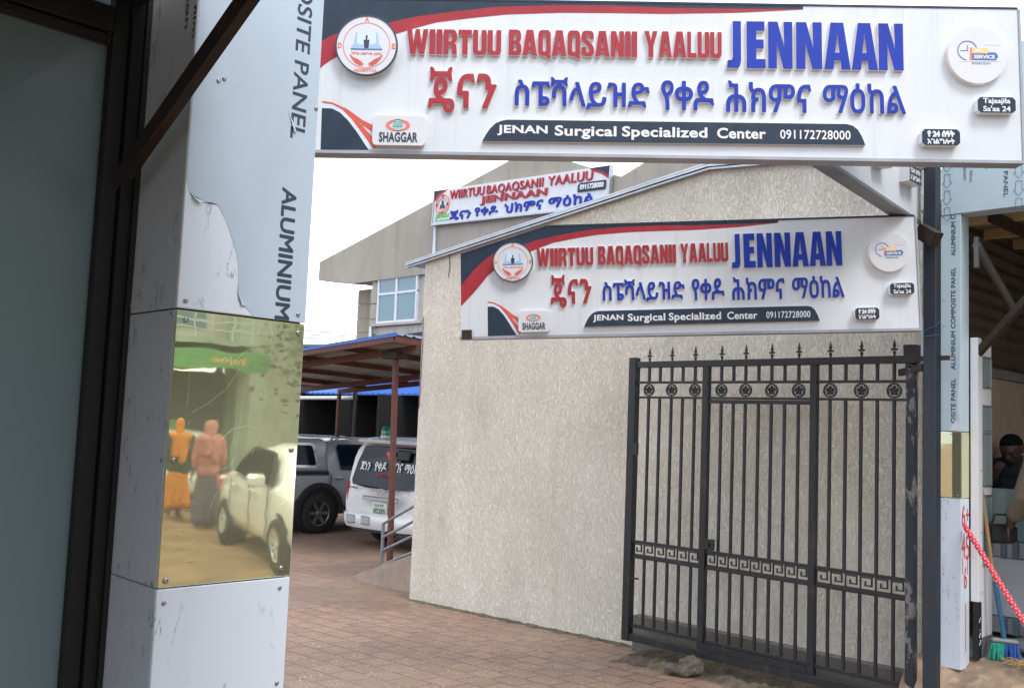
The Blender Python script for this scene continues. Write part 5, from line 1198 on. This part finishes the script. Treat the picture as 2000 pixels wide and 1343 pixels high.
for s_ in (1, -1): MB(KM).bbox(-.02, .10, s_*.86-.06, s_*.86+.06, .75, 1.08, .01).build('tail_lamp', 'tail', pk)

# ---- white sedans across the street (seen in the brass panel)
def sedan(loc, hdg, label, group):
    s = thing('sedan_car', label, 'car', loc, hdg, group); M = s.matrix_basis
    def p(x, hw, zb, belt, top, hwt): return [(x, hw*.6, zb), (x, hw*.95, zb+.02), (x, hw, zb+.22), (x, hw, (zb+belt)/2+.1), (x, hw*.96, belt-.04), (x, hw*.90, belt), (x, hwt+.03, top-.14 if top > belt+.2 else top-.04), (x, hwt-.08, top-.02), (x, hwt*.5, top)]
    st = [p(-2.2, .62, .40, .82, .88, .5), p(-2.1, .78, .30, .93, .99, .60), p(-1.75, .85, .24, .98, 1.05, .66), p(-1.25, .86, .22, .98, 1.30, .60), p(-.75, .865, .22, .97, 1.45, .60), p(0, .865, .20, .95, 1.48, .62), p(.55, .865, .20, .94, 1.40, .60), p(1.0, .86, .20, .93, 1.16, .62), p(1.25, .86, .20, .91, .99, .66), p(1.8, .84, .22, .84, .89, .6), p(2.15, .76, .28, .72, .76, .5), p(2.28, .6, .35, .6, .64, .4)]
    MB(M).loft(rings_sym(st)).build('body', 'sedan', s, subsurf=1)
    for sd_ in (1, -1):
        def w_(poly):
            m = MB(M); n = len(poly); f = lambda z: sd_*(.838-(z-.97)*.36)
            m.add([(x, f(z), z) for x, z in poly]+[(x, f(z)-sd_*.05, z) for x, z in poly], [tuple(range(n))]+[(i, (i+1) % n, n+(i+1) % n, n+i) for i in range(n)]); m.build('side_window', 'carglass', s)
        w_([(-1.15, 1.02), (-.12, 1.0), (-.12, 1.38), (-.62, 1.37), (-.95, 1.25)]); w_([(-.05, 1.0), (.85, .98), (.45, 1.33), (-.05, 1.38)])
        m = MB(M)
        for x in (-1.05, -.085, .92): m.box(x, x+.008, sd_*.868-.006, sd_*.868+.004, .32, .95)
        m.build('door_gap', 'trim', s)
        for x in (-.95, -.0): MB(M).bbox(x, x+.2, sd_*.885-.015, sd_*.885+.015, .84, .875, .01).build('door_handle', 'sedan', s)
        MB(M).bbox(.62, .80, sd_*.98-.09, sd_*.98+.09, .96, 1.10, .03).build('mirror', 'sedan', s)
        for x in (-1.35, 1.35):
            MB(M).lathe((x, sd_*.74, .32), [(.36, -.11), (.36, .11)], 'y', 22).build('wheel_arch', 'black', s)
            wheel(s, (x, sd_*.78, .315), .315, .20, 'rims', spokes=9, out=sd_)
        MB(M).bbox(-2.2, -2.0, sd_*.66-.14, sd_*.66+.14, .70, .90, .03).build('tail_lamp', 'tail', s)
    return s
_rw, _fw = W(6.813, -6.82), W(6.057, -4.24); _h = (_fw-_rw).normalized(); _left = Vector((-_h.y, _h.x, 0))
_c = (_rw+_fw)/2-_left*.78
sedan((_c.x, _c.y, 0), math.atan2(_h.y, _h.x), 'white parked saloon car mirrored large in the brass panel', 'parked white cars across the street')
_c2 = W(8.9, -13.0); sedan((_c2.x, _c2.y, 0), R(170), 'white car farther back mirrored small in the brass panel', 'parked white cars across the street')

# ================================================================== PEOPLE
def solid(name, mb, mat, parent, voxel=.010, smooth=6):
    o = mb.build(name, mat, parent)
    r = o.modifiers.new('r', 'REMESH'); r.mode = 'VOXEL'; r.voxel_size = voxel; r.use_smooth_shade = True
    s = o.modifiers.new('s', 'SMOOTH'); s.iterations = smooth; s.factor = .5
    bpy.context.view_layer.update()
    me = bpy.data.meshes.new_from_object(o.evaluated_get(bpy.context.evaluated_depsgraph_get()))
    o.modifiers.clear(); o.data = me
    return o
def hand(m, wrist, direc, palm_n, size=.185, curl=.5, grip=False):
    d = Vector(direc).normalized(); n = Vector(palm_n); n = (n-d*n.dot(d)).normalized(); sdir = d.cross(n)
    w_ = Vector(wrist); pl = size*.52
    for t in (-.028, -.009, .010, .028): m.cap(w_+sdir*t*.7, w_+d*pl+sdir*t, .017, .013, 8)
    for k, (t, l) in enumerate(((-.030, .36), (-.010, .44), (.011, .47), (.031, .42))):
        p = w_+d*pl+sdir*t; L_ = size*l; ang = curl*(.7+.15*k)
        for sgm, fr in ((0, .45), (1, .32), (2, .25)):
            a = ang*(sgm+.6); q = p+(d*math.cos(a)+n*math.sin(a))*L_*fr; m.cap(p, q, .0092-.0008*sgm, .0085-.0008*sgm, 8); p = q
    b = w_+d*pl*.25+sdir*.032; q = b+(d*.55+sdir*.75+n*.35).normalized()*size*.24; m.cap(b, q, .014, .0105, 8)
    m.cap(q, q+(d*.85+sdir*.25+n*.45).normalized()*size*.17, .0105, .0085, 8)
def head(m, c, f, up, k=1.):
    # c: centre of the skull; f: facing direction
    f = Vector(f).normalized(); up = Vector(up).normalized(); r = f.cross(up).normalized(); up = r.cross(f)
    c = Vector(c); P = lambda x, y, z: c+(r*x+f*y+up*z)*k
    def e(p, a): m.ell(p, a*k, a*k, a*k, 14, 9)
    e(P(0, -.015, .03), .088); e(P(0, .015, .025), .083); e(P(0, .02, -.02), .074); e(P(.0, .03, -.06), .058); e(P(0, .045, -.092), .034)
    e(P(.035, .03, -.06), .036); e(P(-.035, .03, -.06), .036); e(P(.042, .058, -.018), .026); e(P(-.042, .058, -.018), .026)
    m.cap(P(0, .092, .018), P(0, .108, -.026), .010*k, .015*k, 8); e(P(.013, .098, -.03), .010); e(P(-.013, .098, -.03), .010)
    m.cap(P(-.022, .088, -.056), P(.022, .088, -.056), .009*k, .009*k, 8); m.cap(P(-.018, .086, -.070), P(.018, .086, -.070), .010*k, .010*k, 8)
    m.cap(P(-.05, .080, .034), P(-.014, .092, .036), .010*k, .010*k, 8); m.cap(P(.05, .080, .034), P(.014, .092, .036), .010*k, .010*k, 8)
    for s_ in (-1, 1): m.cap(P(s_*.086, -.005, .02), P(s_*.083, -.002, -.03), .014*k, .010*k, 8)
    return P
def person(label, loc, face, H, pose, skin, clothes, group=None):
    """joints given in the person's own frame (x right, y forward, z up, metres for a 1.72 m person)."""
    k = H/1.72
    rot = math.atan2(-face[0], face[1])
    t = thing('person', label, 'person', loc, rot, group); M = t.matrix_basis @ Matrix.Scale(k, 4)
    J = dict(pel=(0, 0, .94), ch=(0, 0, 1.26), nk=(0, 0, 1.46), hd=(0, .02, 1.61), hf=(0, 1, 0), hu=(0, 0, 1),
             shr=(.18, 0, 1.41), elr=(.23, -.02, 1.13), wrr=(.25, .06, .88), shl=(-.18, 0, 1.41), ell=(-.23, -.02, 1.13), wrl=(-.25, .06, .88),
             hpr=(.09, 0, .92), knr=(.10, .02, .50), anr=(.10, 0, .08), hpl=(-.09, 0, .92), knl=(-.10, .02, .50), anl=(-.10, 0, .08),
             hdr=(0, 0, -1), hdl=(0, 0, -1), pnr=(-1, 0, 0), pnl=(1, 0, 0), cr=.4, cl=.4)
    J.update(pose); V = {a: Vector(b) if isinstance(b, tuple) else b for a, b in J.items()}
    b = MB(M)
    def torso(m, e):
        m.cap(V['pel']-Vector((.07, 0, 0)), V['pel']+Vector((.07, 0, 0)), .105+e, .105+e)
        w1 = V['pel'].lerp(V['ch'], .45); m.cap(w1-Vector((.06, 0, 0)), w1+Vector((.06, 0, 0)), .098+e, .098+e)
        m.cap(V['ch']-Vector((.08, 0, 0)), V['ch']+Vector((.08, 0, 0)), .110+e, .110+e)
        u1 = V['ch'].lerp(V['nk'], .55); m.cap(u1-Vector((.10, 0, 0)), u1+Vector((.10, 0, 0)), .088+e, .088+e)
        m.cap(V['pel'], V['ch'], .10+e, .11+e); m.cap(V['ch'], V['nk'], .11+e, .060+e)
        for s_ in 'rl': m.cap(V['nk'].lerp(V['sh'+s_], .2), V['sh'+s_], .062+e, .060+e)
    def arm(m, s_, e, upto=1.): 
        m.cap(V['sh'+s_], V['el'+s_], .050+e, .040+e)
        if upto > .5: m.cap(V['el'+s_], V['el'+s_].lerp(V['wr'+s_], min(1, (upto-.5)*2)), .040+e, .030+e if upto >= 1 else .036+e)
    def leg(m, s_, e): m.cap(V['hp'+s_], V['kn'+s_], .085+e, .056+e); m.cap(V['kn'+s_], V['an'+s_], .056+e, .042+e)
    torso(b, 0); b.cap(V['nk'], V['hd']-Vector((0, 0, .05)), .055, .050)
    P = head(b, V['hd'], V['hf'], V['hu'])
    for s_ in 'rl':
        arm(b, s_, 0); leg(b, s_, 0); a = V['an'+s_]; b.cap(a+Vector((0, -.03, -.035)), a+Vector((0, .13, -.055)), .042, .030)
        hand(b, V['wr'+s_], V['hd'+s_], V['pn'+s_], curl=V['c'+s_])
    solid('body', b, skin, t, .008*k, 3)
    ey = MB(M)
    for s_ in (-1, 1): ey.ell(P(s_*.034, .0865, .012), .012, .008, .008, 8, 6)
    ey.build('eyes', 'black', t)
    for name, mat, fn in clothes:
        m = MB(M); fn(m, V, P, torso, arm, leg); solid(name, m, mat, t, .009*k, 3)
    return t
def c_hair(m, V, P, torso, arm, leg):
    m.ell(P(0, -.024, .040), .0905, .092, .086, 14, 9); m.ell(P(0, -.045, -.005), .080, .066, .075, 12, 8); m.ell(P(0, .018, .068), .074, .062, .044, 12, 8)
def c_shirt(sl, e=.016, hem=.0):
    def f(m, V, P, torso, arm, leg):
        torso(m, e)
        for s_ in 'rl': arm(m, s_, e, sl)
        m.cap(V['pel']-Vector((.07, 0, .05+hem)), V['pel']+Vector((.07, 0, -.05-hem)), .10+e, .10+e)
    return f
def c_trs(e=.022):
    def f(m, V, P, torso, arm, leg):
        for s_ in 'rl': leg(m, s_, e)
        m.cap(V['pel']-Vector((.065, 0, .03)), V['pel']+Vector((.065, 0, -.03)), .10+e*.5, .10+e*.5)
    return f
def c_shoe(m, V, P, torso, arm, leg):
    for s_ in 'rl': a = V['an'+s_]; m.cap(a+Vector((0, -.04, -.03)), a+Vector((0, .15, -.048)), .050, .038)
def c_robe(e=.05, hem=.12):
    def f(m, V, P, torso, arm, leg):
        torso(m, .012)
        z0 = V['pel'].z
        for q in range(11):
            g = 2*PI*q/11; m.cap((.12*math.cos(g), .07*math.sin(g), z0), (.225*math.cos(g+.1), .165*math.sin(g+.1), hem), .02, .032, 8)
        for i in range(9):
            z = z0-(z0-hem)*i/8; m.cap((-.06-.008*i, 0, z), (.06+.008*i, 0, z), .098+.006*i, .098+.006*i)
        for s_ in 'rl': arm(m, s_, .014, .95)
    return f
def c_scarf(long=.35):
    def f(m, V, P, torso, arm, leg):
        m.ell(P(0, -.015, .025), .100, .106, .118, 16, 10); m.cap(P(0, -.04, -.04), V['nk']+Vector((0, -.03, .02)), .088, .09)
        m.cap(V['shl']*.7+V['nk']*.3, V['shr']*.7+V['nk']*.3, .105, .105)
        m.cap(V['nk']+Vector((-.06, -.07, -.05)), V['nk']+Vector((-.05, -.13, -long)), .105, .07); m.cap(V['nk']+Vector((.06, -.07, -.05)), V['nk']+Vector((.07, -.13, -long*.75)), .105, .06)
        m.cap(V['nk']+Vector((0, .06, -.02)), V['nk']+Vector((0, .10, -long*.6)), .075, .05)
    return f
# man behind the counter, head bowed, a hand near his chin
person('person in black bowing his head behind the shop counter, one hand raised', (3.965, 7.38, FL), (-.75, -.55), 1.57,
       dict(nk=(0, .05, 1.43), hd=(0, .13, 1.545), hf=(0, .80, -.55), hu=(0, .55, .80), ch=(0, .02, 1.24), shr=(.19, .03, 1.385), shl=(-.19, .03, 1.385),
            elr=(.25, .10, 1.12), wrr=(.09, .27, 1.30), hdr=(-.5, .15, .85), pnr=(0, -1, 0), cr=.6, ell=(-.25, .08, 1.12), wrl=(-.12, .30, 1.10), hdl=(.5, .8, .0), pnl=(0, 0, -1)),
       'skin', [('hair', 'hair', c_hair), ('shirt', 'blackshirt', c_shirt(.98)), ('trousers', 'blackshirt', c_trs()), ('shoes', 'trim', c_shoe)])
# man at the right edge, back to the street
p2 = person('person in khaki shirt and pale trousers holding a black bag, right edge', (3.71, 6.45, FL), (-.35, .9), 1.66,
       dict(elr=(.25, .03, 1.14), wrr=(.24, .16, .93), ell=(-.24, .06, 1.14), wrl=(-.20, .20, .93), hdl=(.1, .6, -.8), hdr=(0, .5, -.8), cl=.9, cr=.9, hf=(-.3, 1, -.25), pnl=(.6, -.6, -.3)),
       'skin', [('hair', 'hair', c_hair), ('shirt', 'khaki', c_shirt(.80, .026)), ('trousers', 'lighttrs', c_trs(.028)), ('shoes', 'trim', c_shoe)])
_w = p2.matrix_basis @ Vector((-.18, .27, .84))
m = MB(Matrix.Translation(_w)); m.bbox(-.11, .09, -.05, .05, -.075, .055, .02); m.tube([(-.07, 0, .055), (-.05, 0, .12), (.03, 0, .12), (.05, 0, .055)], .008, 6)
tag(m.build('bag', 'black', pivot=_w), 'small black bag held by the man in the khaki shirt', 'bag')
# two women across the street, seen only in the brass
f1 = W(7.44, -9.82); f2 = W(7.374, -8.62)
person('person in orange headscarf and skirt walking away, mirrored at left of the brass', (f1.x, f1.y, 0), (.9, -.3), 1.66, dict(anl=(-.08, .18, .08), knl=(-.09, .16, .5), anr=(.08, -.12, .12)), 'skin2',
       [('skirt', 'orangecl', c_robe(.05, .28)), ('jacket', 'darkteal', c_shirt(.98, .024, -.02)), ('headscarf', 'orangecl', c_scarf(.42))], 'women mirrored in the brass')
person('person in dusty pink headscarf and long purple dress, mirrored beside the white car', (f2.x, f2.y, 0), (.8, -.5), 1.66, dict(anl=(-.09, .06, .08)), 'skin2',
       [('dress', 'purplecl', c_robe(.04, .16)), ('jacket', 'pinkcl', c_shirt(.7, .022, -.05)), ('headscarf', 'pinkcl', c_scarf(.34)), ('shoes', 'pinkcl', c_shoe)], 'women mirrored in the brass')

# ================================================================== THE OTHER SIDE OF THE STREET (mirrored in the brass panel and the shop glass)
FBY = -16.0
sb = thing('street_building', 'two storey building with green awning and balcony railing, mirrored in the brass', 'building', W(5, FBY, 0), GB)
Fb = Matrix(((-S2, 0, 0, 0), (-S2, 0, 0, 0), (0, 0, 1, 0), (0, 0, 0, 1)))
M2 = frame(W(0, FBY, 0), W(-1, 0, 0))         # x right seen from the entrance = -a, y away = -b
m = MB(M2); m.box(-12.2, 9, .6, 9, 3.0, 9.0); m.box(-12.2, 9, .0, 9, -.05, .3); m.build('wall', 'fwall', sb)
m = MB(M2)
for x in (-12.2, -8.6, -5.2, -1.6, 2, 5.6, 8.7): m.box(x, x+.4, -.05, .6, .3, 8.9)
m.build('column', 'fwall2', sb)
m = MB(M2)
for x0 in (-11.7, -8.1, -4.7, -1.1, 2.5, 6.1): m.box(x0, x0+2.9, .4, .59, .3, 2.8)
m.build('shopfront_opening', 'fdark', sb)
m = MB(M2); m.hexa([(-12.0, -1.2, 2.82), (9, -1.2, 2.82), (-12.0, .0, 3.0), (9, 0, 3.0), (-12.0, -1.2, 3.22), (9, -1.2, 3.22), (-12.0, .0, 3.4), (9, 0, 3.4)]); awn = m.build('awning', 'fgreen', sb)
MB(M2).text('najee', -11.4, -10.5, 2.9, 3.16, -1.205, .01, .02).build('lettering', 'yellow', awn)
m = MB(M2); m.box(-12.2, 9, -.9, .6, 3.42, 3.55); m.build('balcony_floor', 'fwall2', sb)
m = MB(M2)
for z in (3.75, 3.95, 4.15, 4.35): m.box(-12.2, 9, -.87, -.84, z, z+.03)
for i in range(43): m.box(-12.2+i*.5, -12.17+i*.5, -.87, -.84, 3.55, 4.38)
m.build('balcony_railing', 'signwhite', sb)
for x0 in (-11.2, -7.6, -4.2, -.6, 3, 6.6):
    m = MB(M2); m.box(x0, x0+1.6, .52, .599, 3.9, 5.6); m.build('window', 'window', sb); MB(M2).box(x0+2.0, x0+2.5, .5, .6, 3.6, 5.4).build('door', 'timber', sb)
MB(M2).box(-10.2, -9.3, -.2, .2, .3, 1.6).build('green_box', 'fgreen', sb)
def tree(loc, h, r, label, nleaf, seed):
    random.seed(seed); t = thing('street_tree', label, 'tree', loc, 0, 'dark trees across the street'); b = Vector(loc)
    m = MB(I4); top = b+Vector((.2, .1, h*.55)); m.tube([b-Vector((0, 0, .1)), b+Vector((.05, 0, h*.25)), top], [.17, .13, .09], 9)
    cl = []
    for i in range(9):
        a = 2*PI*i/9+random.uniform(-.3, .3); e = top+Vector((math.cos(a)*r*random.uniform(.4, .9), math.sin(a)*r*random.uniform(.4, .9), random.uniform(-.1, .4)*h)); m.tube([top-Vector((0, 0, random.uniform(0, .15*h))), top.lerp(e, .5)+Vector((0, 0, .2)), e], [.07, .045, .015], 6); cl.append(e)
    m.build('trunk', 'bark', t); m = MB(I4)
    for i in range(nleaf):
        c = random.choice(cl)+Vector((random.gauss(0, r*.28), random.gauss(0, r*.28), random.gauss(0, h*.09))); s_ = random.uniform(.05, .12)
        u = Vector((random.gauss(0, 1), random.gauss(0, 1), random.gauss(0, .6))).normalized(); v = u.cross(Vector((random.gauss(0, 1), random.gauss(0, 1), random.gauss(0, 1)))).normalized()
        m.add([c-u*s_, c+v*s_*.45, c+u*s_, c-v*s_*.45], [(0, 1, 2, 3)])
    m.build('crown', 'leaf', t, fix=False)
for i, (a, b, h, r, lb) in enumerate(((13.5, -13.0, 6.2, 2.2, 'dark leafy tree right of the green awning, mirrored in the brass'), (18.5, -13.0, 6.8, 2.8, 'second dark leafy tree beyond the first, mirrored in the brass'), (13.4, -20, 8, 3, 'taller dark tree behind the other two, mirrored in the brass'))):
    p = W(a, b); tree((p.x, p.y, 0), h, r, lb, 5200, 20+i)
sl = thing('string_lights', 'string of warm bulbs hung from the trees, mirrored in the brass', 'string lights', W(14, -12.5, 3), 0)
pts = [W(12.4+i*.32, -12.2, 3.0-.55*math.sin(PI*i/11)-.02*i) for i in range(12)]
MB(I4).tube(pts, .008, 5).build('wire', 'cable', sl)
for q_ in pts: MB(I4).ell(q_-Vector((0, 0, .04)), .035, .035, .045, 8, 6).build('bulb', 'bulb', sl)
ob_ = thing('street_building', 'plain pale green building farther along the street, beyond the trees, mirrored in the brass', 'building', W(20, -18, 0), GB)
m = MB(M2); m.box(-34, -16.5, 1.6, 9, -.05, 7.2); m.build('wall', 'fwall2', ob_)
m = MB(M2)
for x0 in (-33, -30, -27, -24, -21, -18.5): m.box(x0, x0+1.5, 1.55, 1.599, .9, 2.6); m.box(x0, x0+1.5, 1.55, 1.599, 4.2, 5.9)
m.build('window', 'window', ob_)
m = MB(I4); random.seed(9)
for i in range(120):
    a = random.uniform(3, 9); b = random.uniform(-9, 0); c = W(a, b, .004); r = random.uniform(.03, .11); g = random.uniform(0, PI)
    m.add([c+Vector((math.cos(g+k*PI/2)*r*(1 if k % 2 else .4), math.sin(g+k*PI/2)*r*(1 if k % 2 else .4), .012*(k % 2))) for k in range(4)], [(0, 1, 2, 3)])
for i in range(70):
    t = random.random(); a, b = (6.9-abs(random.gauss(0, .25)), random.uniform(4.2, 8.4)) if t < .6 else (random.uniform(4.5, 9), random.uniform(4, 11))
    c = W(a, b, gab(a, b)+.004); r = random.uniform(.006, .022); g = random.uniform(0, PI)
    m.add([c+Vector((math.cos(g+k*PI/2)*r*(1 if k % 2 else .5), math.sin(g+k*PI/2)*r*(1 if k % 2 else .5), .006*(k % 2))) for k in range(4)], [(0, 1, 2, 3)])
tag(m.build('litter', 'straw', fix=False), kind='stuff')
bpy.context.view_layer.update()
